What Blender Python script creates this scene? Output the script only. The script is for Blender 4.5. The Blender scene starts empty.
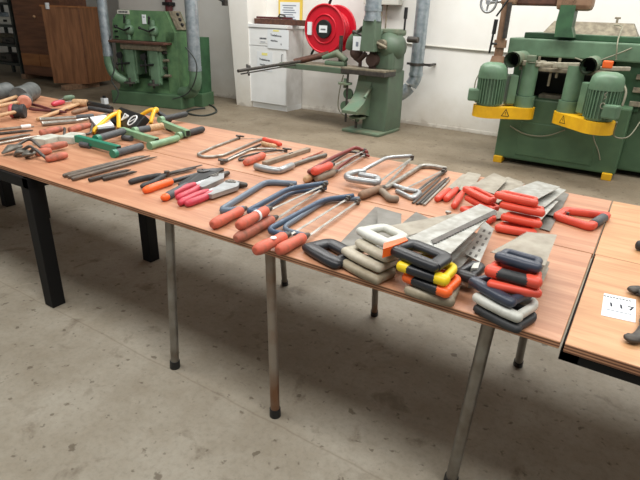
import bpy, bmesh, math, random
from mathutils import Vector as V, Matrix as Mx
random.seed(7)
PI = math.pi
SC = bpy.context.scene
COL = SC.collection

# ------------------------------------------------------------------ camera
F_PX = 512.2
PITCH, ROLL, YAW = map(math.radians, (23.63, 2.139, 31.68))
EYE = V((0, 0, 1.52))
fw = V((-math.sin(YAW)*math.cos(PITCH), math.cos(YAW)*math.cos(PITCH), -math.sin(PITCH)))
r0 = V((math.cos(YAW), math.sin(YAW), 0)); u0 = r0.cross(fw)
rt = r0*math.cos(ROLL) + u0*math.sin(ROLL)
up = u0*math.cos(ROLL) - r0*math.sin(ROLL)
cd = bpy.data.cameras.new('camera'); cam = bpy.data.objects.new('camera', cd); COL.objects.link(cam)
cd.sensor_width = 36; cd.lens = 36*F_PX/640; cd.clip_end = 100; cd.clip_start = .05
cam.matrix_world = Mx(((rt.x, up.x, -fw.x, EYE.x), (rt.y, up.y, -fw.y, EYE.y), (rt.z, up.z, -fw.z, EYE.z), (0, 0, 0, 1)))
SC.camera = cam
TOP = .76                       # height of the table tops
def at(x, y, z=0.0):            # survey: where a sight line meets the horizontal plane z
    d = fw*F_PX + rt*(x-320) - up*(y-240)
    return EYE + d*((z-EYE.z)/d.z)
def tb(p, h=0.0): return at(p[0], p[1], TOP+h)
def atY(x, y, Y):
    d = fw*F_PX + rt*(x-320) - up*(y-240)
    return EYE + d*(Y/d.y)

# ------------------------------------------------------------------ materials
def mat(name, col, rough=.5, metal=0.0, col2=None, scale=20, amt=.5, bump=0.0, stretch=None, spec=None, contrast=(.35, .65)):
    m = bpy.data.materials.new(name); m.use_nodes = True
    nt = m.node_tree; n = nt.nodes; b = n['Principled BSDF']
    b.inputs['Base Color'].default_value = (*col, 1); b.inputs['Roughness'].default_value = rough; b.inputs['Metallic'].default_value = metal
    if spec is not None: b.inputs['Specular IOR Level'].default_value = spec
    if col2 is not None or bump:
        tc = n.new('ShaderNodeTexCoord'); mp = n.new('ShaderNodeMapping'); nz = n.new('ShaderNodeTexNoise')
        nz.inputs['Scale'].default_value = scale; nz.inputs['Detail'].default_value = 6
        if stretch: mp.inputs['Scale'].default_value = stretch
        nt.links.new(tc.outputs['Object'], mp.inputs['Vector']); nt.links.new(mp.outputs['Vector'], nz.inputs['Vector'])
        if col2 is not None:
            cr = n.new('ShaderNodeValToRGB'); cr.color_ramp.elements[0].position = contrast[0]; cr.color_ramp.elements[1].position = contrast[1]
            cr.color_ramp.elements[0].color = (*col, 1)
            cr.color_ramp.elements[1].color = (*[a*(1-amt)+c*amt for a, c in zip(col, col2)], 1)
            nt.links.new(nz.outputs['Fac'], cr.inputs['Fac']); nt.links.new(cr.outputs['Color'], b.inputs['Base Color'])
        if bump:
            bp = n.new('ShaderNodeBump'); bp.inputs['Strength'].default_value = bump; bp.inputs['Distance'].default_value = .01
            nt.links.new(nz.outputs['Fac'], bp.inputs['Height']); nt.links.new(bp.outputs['Normal'], b.inputs['Normal'])
    return m
def srgb(r, g, b):
    f = lambda c: (c/255/12.92) if c/255 <= .04045 else ((c/255+.055)/1.055)**2.4
    return (f(r), f(g), f(b))
M = {}
M['green'] = mat('machine green paint', srgb(102, 138, 96), .5, 0, srgb(74, 108, 76), 9, .8)
M['green_dk'] = mat('deep green paint', srgb(58, 98, 66), .5, 0, srgb(40, 70, 48), 9, .7)
M['green_m'] = mat('grey green paint', srgb(100, 130, 104), .45, 0, srgb(84, 110, 86), 8, .8)
M['green_b'] = mat('base green paint', srgb(78, 108, 78), .5, 0, srgb(66, 94, 68), 5, .8)
M['green_grey'] = mat('dusty green paint', srgb(92, 118, 96), .6, 0, srgb(110, 112, 92), 6, .9)
M['dust'] = mat('dusty bare iron', srgb(140, 132, 112), .7, .1, srgb(96, 88, 74), 18, .8)
M['rust'] = mat('rusty iron', srgb(96, 62, 48), .75, .1, srgb(66, 44, 36), 22, .8)
M['tan_metal'] = mat('tan painted iron', srgb(142, 112, 88), .6, 0, srgb(122, 92, 70), 12, .9)
M['galv'] = mat('galvanised sheet', srgb(146, 158, 166), .4, .75, srgb(182, 191, 196), 16, .9)
M['black'] = mat('black paint', srgb(22, 23, 24), .45)
M['black_rub'] = mat('black rubber', srgb(38, 40, 42), .6, 0, srgb(58, 60, 62), 30, .7)
M['grey_rub'] = mat('dark grey grip', srgb(70, 74, 78), .6, 0, srgb(92, 94, 96), 40, .7)
M['blk_plastic'] = mat('black plastic', srgb(38, 40, 44), .38)
M['navy'] = mat('navy plastic', srgb(46, 54, 70), .38, 0, srgb(70, 76, 90), 25, .5)
M['ivory'] = mat('ivory plastic', srgb(196, 190, 172), .5, 0, srgb(160, 150, 130), 22, .7)
M['beige'] = mat('soiled beige plastic', srgb(166, 156, 134), .55, 0, srgb(122, 110, 90), 22, .8)
M['white_pl'] = mat('off white plastic', srgb(200, 202, 194), .45, 0, srgb(160, 158, 146), 18, .7, contrast=(.5, .72))
M['red_pl'] = mat('orange red plastic', srgb(226, 84, 62), .45, 0, srgb(196, 70, 54), 20, .6)
M['redbrown'] = mat('worn red wood', srgb(214, 102, 78), .55, 0, srgb(158, 100, 80), 28, .9, contrast=(.42, .7))
M['redbrown2'] = mat('worn dull red wood', srgb(196, 108, 86), .6, 0, srgb(122, 84, 66), 24, .9, contrast=(.35, .65))
M['orange'] = mat('orange plastic', srgb(244, 104, 40), .4)
M['yellow'] = mat('yellow plastic', srgb(240, 208, 32), .4)
M['yellow_p'] = mat('yellow machine paint', srgb(236, 184, 26), .45, 0, srgb(214, 160, 24), 10, .7)
M['amber'] = mat('amber lever paint', srgb(240, 186, 40), .4)
M['pink'] = mat('pink vinyl grip', srgb(206, 64, 84), .42, 0, srgb(176, 48, 66), 24, .7)
M['wood'] = mat('pale wood', srgb(204, 168, 128), .6, 0, srgb(166, 126, 90), 10, .8, stretch=(1, 8, 8))
M['wood_dk'] = mat('grimy wood', srgb(150, 118, 92), .65, 0, srgb(112, 88, 70), 20, .8)
M['wood_grey'] = mat('grey wood', srgb(150, 136, 118), .65, 0, srgb(118, 104, 90), 20, .8)
M['blue'] = mat('blue grey frame paint', srgb(100, 114, 130), .4, .1, srgb(104, 118, 132), 26, .8)
M['blue_d'] = mat('dark blue frame paint', srgb(62, 82, 106), .4, .1, srgb(76, 96, 118), 26, .7)
M['red_fr'] = mat('red frame paint', srgb(140, 62, 58), .45, 0, srgb(120, 60, 56), 22, .8)
M['steel'] = mat('steel', srgb(176, 174, 168), .34, .75, srgb(136, 130, 120), 30, .8)
M['steel_dk'] = mat('dark steel', srgb(96, 92, 88), .42, .6, srgb(70, 66, 62), 30, .8)
M['iron'] = mat('blackened iron', srgb(62, 60, 58), .5, .5, srgb(88, 82, 76), 30, .8)
M['alu'] = mat('cast aluminium', srgb(176, 180, 182), .38, .6, srgb(146, 148, 148), 24, .7)
M['blade'] = mat('saw blade steel', srgb(188, 190, 186), .33, .55, srgb(150, 148, 140), 26, .9, stretch=(1, 1, 1))
M['blade_o'] = mat('old saw blade steel', srgb(164, 158, 144), .48, .3, srgb(128, 120, 106), 14, .9)
M['blade_d'] = mat('dull grey blade', srgb(128, 126, 120), .45, .4, srgb(100, 96, 88), 14, .9)
M['pipe'] = mat('steel tube', srgb(150, 148, 142), .38, .7, srgb(104, 92, 80), 9, .8)
M['pipe_r'] = mat('rusted steel tube', srgb(146, 136, 124), .45, .5, srgb(122, 84, 56), 5, .9, contrast=(.4, .6))
M['white'] = mat('white paint', srgb(236, 238, 238), .5, 0, srgb(222, 224, 222), 4, .5)
M['white_side'] = mat('white laminate edge', srgb(226, 226, 224), .55, 0, srgb(196, 194, 188), 6, .6)
M['paper'] = mat('paper', srgb(226, 231, 234), .8)
M['ink'] = mat('ink', srgb(34, 38, 52), .8)
M['ink_soft'] = mat('faint ink', srgb(122, 130, 144), .8)
M['sticky'] = mat('yellow tape', srgb(236, 228, 140), .7)
M['hi_red'] = mat('signal red paint', srgb(196, 22, 42), .36)
M['hub'] = mat('black hub', srgb(28, 32, 32), .5)
M['rope'] = mat('pale cable', srgb(128, 126, 106), .6)
M['cable'] = mat('dark cable', srgb(48, 54, 50), .6)
M['brown'] = mat('brown veneer', srgb(146, 98, 62), .5, 0, srgb(108, 68, 40), 3, .9, stretch=(6, 6, .7))
M['brown_l'] = mat('light brown veneer', srgb(160, 106, 60), .5, 0, srgb(134, 84, 46), 3, .9, stretch=(1, 6, 6))
M['brown_d'] = mat('dark brown veneer', srgb(122, 78, 52), .5, 0, srgb(90, 56, 36), 3, .9, stretch=(.7, 6, 6))
M['rack'] = mat('dark rack steel', srgb(58, 64, 60), .6, .2, srgb(44, 46, 44), 10, .8)
M['clamp_g'] = mat('emerald enamel', srgb(34, 124, 98), .4)
M['clamp_l'] = mat('pale green enamel', srgb(128, 166, 128), .45, 0, srgb(108, 140, 108), 20, .7)
M['maroon'] = mat('maroon paint', srgb(92, 40, 42), .5)
M['mallet'] = mat('grey black mallet rubber', srgb(74, 78, 78), .55, 0, srgb(102, 106, 104), 24, .8)
M['face_pink'] = mat('tan pink hammer face', srgb(212, 146, 122), .55, 0, srgb(190, 120, 98), 30, .6)
M['face_red'] = mat('dull red hammer face', srgb(200, 92, 90), .5, 0, srgb(170, 70, 72), 30, .6)
M['green_s'] = mat('faded grey green paint', srgb(88, 108, 88), .5, 0, srgb(84, 98, 82), 7, .9)
M['dust_l'] = mat('pale bare iron', srgb(176, 170, 152), .6, .1, srgb(140, 134, 116), 18, .8)
M['poster_y'] = mat('yellow border print', srgb(228, 198, 84), .6)
M['file_st'] = mat('worn file steel', srgb(92, 86, 80), .5, .4, srgb(118, 106, 94), 30, .8)
M['bench'] = mat('matt black steel', srgb(16, 16, 17), .6, spec=.25)
M['dark'] = mat('opening shade and dark plate', srgb(24, 26, 24), .8)  # near-black that holds the shade inside openings; also used for dark plates
M['box'] = mat('grey box', srgb(196, 194, 184), .55)
M['light_box'] = mat('pale block', srgb(196, 200, 190), .6, 0, srgb(160, 160, 148), 20, .7)

def node_mat(name): 
    m = bpy.data.materials.new(name); m.use_nodes = True
    nt = m.node_tree
    return m, nt, nt.nodes, nt.nodes['Principled BSDF'], (lambda a, b: nt.links.new(a, b))
def ramp(n, stops):
    cr = n.new('ShaderNodeValToRGB'); e = cr.color_ramp.elements
    e[0].position, e[0].color = stops[0][0], (*stops[0][1], 1)
    e[1].position, e[1].color = stops[-1][0], (*stops[-1][1], 1)
    for p, c in stops[1:-1]:
        x = e.new(p); x.color = (*c, 1)
    return cr
def noise(n, L, vec, scale, detail=6, rough=.6, stretch=None, dist=0):
    if stretch:
        mp = n.new('ShaderNodeMapping'); mp.inputs['Scale'].default_value = stretch; L(vec, mp.inputs['Vector']); vec = mp.outputs['Vector']
    z = n.new('ShaderNodeTexNoise'); z.inputs['Scale'].default_value = scale; z.inputs['Detail'].default_value = detail
    z.inputs['Roughness'].default_value = rough; z.inputs['Distortion'].default_value = dist
    L(vec, z.inputs['Vector']); return z
def mix(n, L, a, b, fac, mode='MIX'):
    x = n.new('ShaderNodeMix'); x.data_type = 'RGBA'; x.blend_type = mode
    if isinstance(fac, (int, float)): x.inputs[0].default_value = fac
    else: L(fac, x.inputs[0])
    for i, v in ((6, a), (7, b)):
        if isinstance(v, tuple): x.inputs[i].default_value = (*v, 1)
        else: L(v, x.inputs[i])
    return x.outputs[2]

def ply(name, c1, c2, c3):
    m, nt, n, b, L = node_mat(name)
    tc = n.new('ShaderNodeTexCoord'); o = tc.outputs['Object']
    g1 = noise(n, L, o, 2.2, 8, .62, (1, 11, 11), .6)
    g2 = noise(n, L, o, 1.1, 4, .5)
    g3 = noise(n, L, o, 9, 6, .7, (1, 22, 22))
    r1 = ramp(n, [(.3, c2), (.5, c1), (.7, c3)]); L(g1.outputs['Fac'], r1.inputs['Fac'])
    r3 = ramp(n, [(.3, (.62, .55, .5)), (.55, (1, 1, 1))]); L(g3.outputs['Fac'], r3.inputs['Fac'])
    r2 = ramp(n, [(.3, (.86, .82, .8)), (.6, (1, 1, 1))]); L(g2.outputs['Fac'], r2.inputs['Fac'])
    x = mix(n, L, r1.outputs['Color'], r3.outputs['Color'], .3, 'MULTIPLY')
    x = mix(n, L, x, r2.outputs['Color'], .8, 'MULTIPLY')
    L(x, b.inputs['Base Color']); b.inputs['Roughness'].default_value = .45
    return m
M['ply'] = ply('plywood face', srgb(190, 138, 106), srgb(174, 120, 90), srgb(204, 156, 123))
M['ply2'] = ply('yellow plywood face', srgb(204, 154, 108), srgb(186, 132, 88), srgb(216, 170, 126))
def ply_edge():
    m, nt, n, b, L = node_mat('plywood edge')
    tc = n.new('ShaderNodeTexCoord'); sp = n.new('ShaderNodeSeparateXYZ'); L(tc.outputs['Object'], sp.inputs[0])
    w = n.new('ShaderNodeMath'); w.operation = 'MULTIPLY'; w.inputs[1].default_value = 2*PI/.0085; L(sp.outputs['Z'], w.inputs[0])
    s = n.new('ShaderNodeMath'); s.operation = 'SINE'; L(w.outputs[0], s.inputs[0])
    a = n.new('ShaderNodeMath'); a.operation = 'MULTIPLY_ADD'; a.inputs[1].default_value = .5; a.inputs[2].default_value = .5; L(s.outputs[0], a.inputs[0])
    r = ramp(n, [(.3, srgb(112, 74, 54)), (.7, srgb(190, 140, 104))]); L(a.outputs[0], r.inputs['Fac'])
    g = noise(n, L, tc.outputs['Object'], 7, 4, .6)
    r2 = ramp(n, [(.35, (.65, .6, .56)), (.6, (1, 1, 1))]); L(g.outputs['Fac'], r2.inputs['Fac'])
    L(mix(n, L, r.outputs['Color'], r2.outputs['Color'], .7, 'MULTIPLY'), b.inputs['Base Color']); b.inputs['Roughness'].default_value = .7
    return m
M['ply_edge'] = ply_edge()
def concrete():
    m, nt, n, b, L = node_mat('stained concrete')
    tc = n.new('ShaderNodeTexCoord'); o = tc.outputs['Object']
    n1 = noise(n, L, o, .9, 8, .6); n2 = noise(n, L, o, 40, 8, .75); n3 = noise(n, L, o, 5.5, 5, .6, None, .5); n4 = noise(n, L, o, 22, 3, .5); n5 = noise(n, L, o, 2.4, 8, .65); n6 = noise(n, L, o, 3.1, 6, .6, (1, 1, 1), 1.2)
    r1 = ramp(n, [(.3, srgb(140, 133, 118)), (.5, srgb(154, 148, 134)), (.7, srgb(166, 161, 148))]); L(n1.outputs['Fac'], r1.inputs['Fac'])
    r2 = ramp(n, [(.3, (.62, .6, .58)), (.5, (.95, .95, .95)), (.7, (1.08, 1.08, 1.08))]); L(n2.outputs['Fac'], r2.inputs['Fac'])
    r3 = ramp(n, [(.30, (.52, .47, .42)), (.40, (1, 1, 1))]); L(n3.outputs['Fac'], r3.inputs['Fac'])
    r4 = ramp(n, [(.30, (.42, .38, .34)), (.36, (1, 1, 1))]); L(n4.outputs['Fac'], r4.inputs['Fac'])
    r5 = ramp(n, [(.36, (.78, .74, .68)), (.6, (1.06, 1.06, 1.06))]); L(n5.outputs['Fac'], r5.inputs['Fac'])
    r6 = ramp(n, [(.66, (1, 1, 1)), (.74, (1.2, 1.2, 1.2))]); L(n6.outputs['Fac'], r6.inputs['Fac'])
    x = mix(n, L, r1.outputs['Color'], r2.outputs['Color'], .55, 'MULTIPLY')
    x = mix(n, L, x, r3.outputs['Color'], .75, 'MULTIPLY'); x = mix(n, L, x, r4.outputs['Color'], .85, 'MULTIPLY')
    x = mix(n, L, x, r5.outputs['Color'], .8, 'MULTIPLY'); x = mix(n, L, x, r6.outputs['Color'], .9, 'MULTIPLY')
    sp = n.new('ShaderNodeSeparateXYZ'); L(o, sp.inputs[0])
    # dusty, browner strip of floor along the machines
    mr = n.new('ShaderNodeMapRange'); mr.inputs[1].default_value = 2.6; mr.inputs[2].default_value = 5.2; L(sp.outputs['Y'], mr.inputs[0])
    x = mix(n, L, x, mix(n, L, x, (.68, .61, .53), 1.0, 'MULTIPLY'), mr.outputs[0])
    # cut joint running along the tables
    nd = noise(n, L, o, 5, 3, .5)
    ad = n.new('ShaderNodeMath'); ad.operation = 'MULTIPLY_ADD'; ad.inputs[1].default_value = .03; L(nd.outputs['Fac'], ad.inputs[0]); L(sp.outputs['Y'], ad.inputs[2])
    sb = n.new('ShaderNodeMath'); sb.operation = 'SUBTRACT'; sb.inputs[1].default_value = 1.297; L(ad.outputs[0], sb.inputs[0])
    ab = n.new('ShaderNodeMath'); ab.operation = 'ABSOLUTE'; L(sb.outputs[0], ab.inputs[0])
    rj = ramp(n, [(0, (.72, .68, .64)), (.006, (1, 1, 1))]); L(ab.outputs[0], rj.inputs['Fac'])
    x = mix(n, L, x, rj.outputs['Color'], .8, 'MULTIPLY')
    L(x, b.inputs['Base Color']); b.inputs['Roughness'].default_value = .72
    bp = n.new('ShaderNodeBump'); bp.inputs['Strength'].default_value = .12; bp.inputs['Distance'].default_value = .01
    L(n2.outputs['Fac'], bp.inputs['Height']); L(bp.outputs['Normal'], b.inputs['Normal'])
    return m
M['floor'] = concrete()
def wallpaint():
    m, nt, n, b, L = node_mat('white painted masonry')
    tc = n.new('ShaderNodeTexCoord'); o = tc.outputs['Object']
    n1 = noise(n, L, o, 1.2, 8, .6); n2 = noise(n, L, o, 9, 6, .6); n3 = noise(n, L, o, 5, 4, .6)
    r1 = ramp(n, [(.3, srgb(226, 223, 216)), (.65, srgb(236, 235, 230))]); L(n1.outputs['Fac'], r1.inputs['Fac'])
    r2 = ramp(n, [(.25, (.82, .8, .76)), (.34, (1, 1, 1))]); L(n2.outputs['Fac'], r2.inputs['Fac'])
    x = mix(n, L, r1.outputs['Color'], r2.outputs['Color'], .5, 'MULTIPLY')
    sp = n.new('ShaderNodeSeparateXYZ'); L(o, sp.inputs[0])   # splash dirt low on the wall, with an uneven edge
    ad = n.new('ShaderNodeMath'); ad.operation = 'MULTIPLY_ADD'; ad.inputs[1].default_value = .5; L(n3.outputs['Fac'], ad.inputs[0]); L(sp.outputs['Z'], ad.inputs[2])
    rz = ramp(n, [(.24, srgb(176, 164, 148)), (.31, srgb(226, 220, 210)), (.75, (1, 1, 1))]); L(ad.outputs[0], rz.inputs['Fac'])
    x = mix(n, L, x, rz.outputs['Color'], .65, 'MULTIPLY')
    L(x, b.inputs['Base Color']); b.inputs['Roughness'].default_value = .7
    bp = n.new('ShaderNodeBump'); bp.inputs['Strength'].default_value = .15; L(n2.outputs['Fac'], bp.inputs['Height']); L(bp.outputs['Normal'], b.inputs['Normal'])
    return m
M['wall'] = wallpaint()

# ------------------------------------------------------------------ mesh building
MATS_OF = {}
class MB:
    """collects shapes; coordinates are multiplied by xf on the way in"""
    def __init__(s, xf=None): s.v, s.f, s.sm, s.mi, s.xf = [], [], [], [], xf or Mx.Identity(4)
    def add(s, vs, fs, smooth=True, mi=0, m=None):
        k = len(s.v); X = s.xf @ m if m else s.xf
        s.v += [X @ V(p) for p in vs]
        for f in fs: s.f.append([i+k for i in f]); s.sm.append(smooth); s.mi.append(mi)
        return s
    def box(s, c, d, rot=None, bev=0, mi=0, seg=2, taper=1.0):
        bm = bmesh.new(); bmesh.ops.create_cube(bm, size=1)
        for v in bm.verts:
            t = taper if v.co.z > 0 else 1
            v.co = V((v.co.x*d[0]*t, v.co.y*d[1]*t, v.co.z*d[2]))
        if bev: bmesh.ops.bevel(bm, geom=bm.edges[:], offset=min(bev, min(d)*.45), segments=seg, affect='EDGES', profile=.6)
        R = Mx.Translation(V(c))
        if rot is not None: R = R @ (rot if isinstance(rot, Mx) else Mx.Rotation(rot, 4, 'Z'))
        bm.verts.index_update(); vs = [v.co.copy() for v in bm.verts]; fs = [[v.index for v in f.verts] for f in bm.faces]; bm.free()
        return s.add(vs, fs, False, mi, R)
    def bx(s, x0, x1, y0, y1, z0, z1, bev=0, mi=0, taper=1.0):
        return s.box(((x0+x1)/2, (y0+y1)/2, (z0+z1)/2), (abs(x1-x0), abs(y1-y0), abs(z1-z0)), None, bev, mi, 2, taper)
    def tube(s, pts, r, seg=10, closed=False, flat=1.0, cap=True, ref=(0, 0, 1), round_cap=0, mi=0, sq=1.0):
        """sweep; r radius or list; flat scales the section along the ref direction"""
        pts = [V(p) for p in pts]; n = len(pts); rs = list(r) if isinstance(r, (list, tuple)) else [r]*n
        if len(rs) != n:                      # spread the given radii evenly along the path
            k = len(rs)-1; rs = [rs[min(int(i/(n-1)*k), k-1)]*(1-(i/(n-1)*k-min(int(i/(n-1)*k), k-1)))+rs[min(int(i/(n-1)*k), k-1)+1]*(i/(n-1)*k-min(int(i/(n-1)*k), k-1)) for i in range(n)]
        if round_cap and not closed:
            t0 = (pts[0]-pts[1]).normalized(); t1 = (pts[-1]-pts[-2]).normalized(); k = round_cap
            P0 = [(pts[0]+t0*rs[0]*k*math.sin(a), rs[0]*math.cos(a)) for a in (PI/2*.92, PI/3, PI/6)]
            P1 = [(pts[-1]+t1*rs[-1]*k*math.sin(a), rs[-1]*math.cos(a)) for a in (PI/6, PI/3, PI/2*.92)]
            pts = [p for p, _ in P0]+pts+[p for p, _ in P1]; rs = [q for _, q in P0]+rs+[q for _, q in P1]; n = len(pts)
        rf = V(ref); vs = []; last = None
        for i in range(n):
            if closed: t = pts[(i+1) % n]-pts[i-1]
            elif i == 0: t = pts[1]-pts[0]
            elif i == n-1: t = pts[-1]-pts[-2]
            else: t = (pts[i+1]-pts[i]).normalized()+(pts[i]-pts[i-1]).normalized()
            t.normalize(); a = rf.cross(t)
            if a.length < .15: a = last.copy() if last else V((1, 0, 0)).cross(t); a -= t*a.dot(t)
            if last and a.dot(last) < 0 and abs(rf.dot(t)) > .8: a = -a
            a.normalize(); last = a.copy(); b = t.cross(a)
            for j in range(seg):
                q = 2*PI*j/seg
                cq, sn = math.cos(q), math.sin(q)
                if sq != 1: cq, sn = math.copysign(abs(cq)**sq, cq), math.copysign(abs(sn)**sq, sn)
                vs.append(pts[i]+a*(rs[i]*cq)+b*(rs[i]*flat*sn))
        fs = []
        for i in range(n if closed else n-1):
            for j in range(seg):
                k = (i+1) % n
                fs.append([i*seg+j, i*seg+(j+1) % seg, k*seg+(j+1) % seg, k*seg+j])
        s.add(vs, fs, True, mi)
        if cap and not closed:
            s.add(vs[:seg], [list(range(seg))[::-1]], False, mi); s.add(vs[-seg:], [list(range(seg))], False, mi)
        return s
    def lathe(s, A, B, prof, seg=14, mi=0, flat=1.0):
        """prof: (t along A->B, radius)"""
        A, B = V(A), V(B); return s.tube([A+(B-A)*t for t, _ in prof], [r for _, r in prof], seg, mi=mi, flat=flat)
    def cyl(s, A, B, r, seg=16, mi=0): return s.tube([A, B], r, seg, mi=mi)
    def prism(s, poly, z0, z1, m=None, mi=0, smooth=False):
        """polygon (x,y) extruded z0..z1"""
        n = len(poly); vs = [(p[0], p[1], z0) for p in poly]+[(p[0], p[1], z1) for p in poly]
        a = sum(poly[i][0]*poly[(i+1) % n][1]-poly[(i+1) % n][0]*poly[i][1] for i in range(n))
        if a < 0: poly = poly[::-1]; vs = [(p[0], p[1], z0) for p in poly]+[(p[0], p[1], z1) for p in poly]
        fs = [list(range(n))[::-1], list(range(n, 2*n))]+[[i, (i+1) % n, n+(i+1) % n, n+i] for i in range(n)]
        return s.add(vs, fs, smooth, mi, m)
    def slab(s, pts, th, mi=0):
        """polygon of 3-D points given thickness th downwards"""
        n = len(pts); P = [V(p) for p in pts]
        a = sum(P[i].x*P[(i+1) % n].y-P[(i+1) % n].x*P[i].y for i in range(n))
        if a < 0: P = P[::-1]
        vs = P+[p-V((0, 0, th)) for p in P]
        fs = [list(range(n)), list(range(n, 2*n))[::-1]]+[[i, n+i, n+(i+1) % n, (i+1) % n] for i in range(n)]
        return s.add(vs, fs, False, mi)
    def ball(s, c, r, seg=14, rings=8, mi=0):
        r = (r, r, r) if isinstance(r, (int, float)) else r
        vs, fs = [], []
        for i in range(rings+1):
            a = PI*(i/rings*.98+.01)
            for j in range(seg):
                q = 2*PI*j/seg; vs.append((c[0]+r[0]*math.sin(a)*math.cos(q), c[1]+r[1]*math.sin(a)*math.sin(q), c[2]+r[2]*math.cos(a)))
        for i in range(rings):
            for j in range(seg): fs.append([i*seg+j, (i+1)*seg+j, (i+1)*seg+(j+1) % seg, i*seg+(j+1) % seg])
        fs += [list(range(seg)), list(range(rings*seg, rings*seg+seg))[::-1]]
        return s.add(vs, fs, True, mi)
    def build(s, name, m, parent=None):
        me = bpy.data.meshes.new(name); me.from_pydata([tuple(v) for v in s.v], [], s.f)
        for q in (m if isinstance(m, (list, tuple)) else [m]): me.materials.append(M[q] if isinstance(q, str) else q)
        me.polygons.foreach_set('use_smooth', s.sm); me.polygons.foreach_set('material_index', s.mi); me.update()
        o = bpy.data.objects.new(name, me); COL.objects.link(o)
        if parent is not None: o.parent = parent
        return o
ROOTM = {}
def tag(o, label, cat, group=None, kind=None):
    o['label'] = label; o['category'] = cat
    if group: o['group'] = group
    if kind: o['kind'] = kind
    return o
def thing(name, label, cat, loc=(0, 0, 0), rz=0.0, group=None):
    o = bpy.data.objects.new(name, None); COL.objects.link(o); o.empty_display_size = .05
    o.location = loc; o.rotation_euler = (0, 0, rz)
    ROOTM[o] = Mx.Translation(V(loc)) @ Mx.Rotation(rz, 4, 'Z')
    return tag(o, label, cat, group)
def W(root): return MB(ROOTM[root].inverted())     # shapes given in room coordinates
def B(): return MB()                               # shapes given in the thing's own coordinates
def heading(A, B_): d = V(B_)-V(A); return math.atan2(d.y, d.x)
def structure(mb, name, m):
    o = mb.build(name, m); o['kind'] = 'structure'; return o
def fillet(P, r, n=4, closed=False):
    P = [V(p) for p in P]; out = []; N = len(P)
    for i, p in enumerate(P):
        if not closed and i in (0, N-1): out.append(p); continue
        a, b = P[i-1]-p, P[(i+1) % N]-p
        k = min(r, a.length*.48, b.length*.48); a0 = p+a.normalized()*k; b0 = p+b.normalized()*k
        for j in range(n+1):
            t = j/n; out.append(a0*(1-t)**2+p*2*t*(1-t)+b0*t**2)
    return out
def curve(P, n=6):
    """Catmull-Rom through the points"""
    P = [V(p) for p in P]; out = []
    for i in range(len(P)-1):
        a, b, c, d = P[max(i-1, 0)], P[i], P[i+1], P[min(i+2, len(P)-1)]
        for j in range(n):
            t = j/n; out.append(.5*((2*b)+(c-a)*t+(2*a-5*b+4*c-d)*t*t+(3*b-a-3*c+d)*t**3))
    return out+[P[-1]]
def lettering(txt, size, m, parent, mtx, name='lettering'):
    cu = bpy.data.curves.new(name, 'FONT'); cu.body = txt; cu.size = size; cu.align_x = 'CENTER'; cu.align_y = 'CENTER'; cu.extrude = .0003; cu.offset = size*.025
    t = bpy.data.objects.new(name+'_tmp', cu); COL.objects.link(t)
    bpy.context.view_layer.update()
    me = bpy.data.meshes.new_from_object(t.evaluated_get(bpy.context.evaluated_depsgraph_get()))
    bpy.data.objects.remove(t); bpy.data.curves.remove(cu)
    me.transform(mtx); me.materials.clear(); me.materials.append(M[m]); me.name = name
    o = bpy.data.objects.new(name, me); COL.objects.link(o); o.parent = parent; return o
def Mrows(x, y, z, o): return Mx(((x[0], y[0], z[0], o[0]), (x[1], y[1], z[1], o[1]), (x[2], y[2], z[2], o[2]), (0, 0, 0, 1)))
FRONT = lambda x, y, z: Mrows((1, 0, 0), (0, 0, 1), (0, -1, 0), (x, y, z))    # writing on a face that looks towards -y
# ------------------------------------------------------------------ the setting
structure(MB().bx(-16, 8, -5, 10, -.1, 0), 'floor', 'floor')
structure(MB().bx(-9.9, 8, 7.68, 7.88, 0, 4.6), 'wall_back', 'wall')
structure(MB().bx(-16.2, -9.9, 9.5, 9.7, 0, 4.6), 'wall_recess', 'wall')
structure(MB().bx(-16.2, -16, -5, 9.7, 0, 4.6), 'wall_left', 'wall')
structure(MB().bx(-16.2, 8, -5, 10, 4.6, 4.75), 'ceiling', 'white')
pier = MB(); v = [(-6.29, 7.17, 0), (-5.97, 7.17, 0), (-5.97, 7.68, 0), (-6.29, 7.68, 0), (-6.62, 7.17, 4.6), (-6.06, 7.17, 4.6), (-6.06, 7.68, 4.6), (-6.62, 7.68, 4.6)]
pier.add(v, [[0, 1, 5, 4], [1, 2, 6, 5], [3, 0, 4, 7], [3, 2, 1, 0], [4, 5, 6, 7]], False)
structure(pier, 'trim_1', 'wall')
structure(MB().bx(-9.9, 8, 7.672, 7.68, 0, .05, .004), 'baseboard_back', 'wall')
structure(MB().tube(curve([(-3.35, 7.665, 1.185), (-2.8, 7.665, 1.165), (-1.99, 7.665, 1.15), (-1, 7.665, 1.155), (2, 7.665, 1.16)]), .013, 8), 'trim_2', 'box')

# daylight from the roof lights and the open front
def area(name, loc, sx, sy, e, col=(1, 1, 1), rot=(0, 0, 0)):
    l = bpy.data.lights.new(name, 'AREA'); l.shape = 'RECTANGLE'; l.size = sx; l.size_y = sy; l.energy = e; l.color = col
    o = bpy.data.objects.new(name, l); COL.objects.link(o); o.location = loc; o.rotation_euler = rot; return o
area('skylight', (-1.6, 5.5, 4.5), 9.0, 1.5, 470, (1, .985, .96))
area('skylight', (-1.2, .5, 4.5), 9.0, 1.4, 290, (1, .985, .96))
wd = bpy.data.worlds.new('world'); SC.world = wd; wd.use_nodes = True
wd.node_tree.nodes['Background'].inputs[0].default_value = (.93, .97, 1, 1); wd.node_tree.nodes['Background'].inputs[1].default_value = .32
SC.view_settings.view_transform = 'Standard'; SC.view_settings.look = 'None'; SC.view_settings.exposure = 0; SC.view_settings.gamma = 1
SC.view_settings.use_curve_mapping = False

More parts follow.
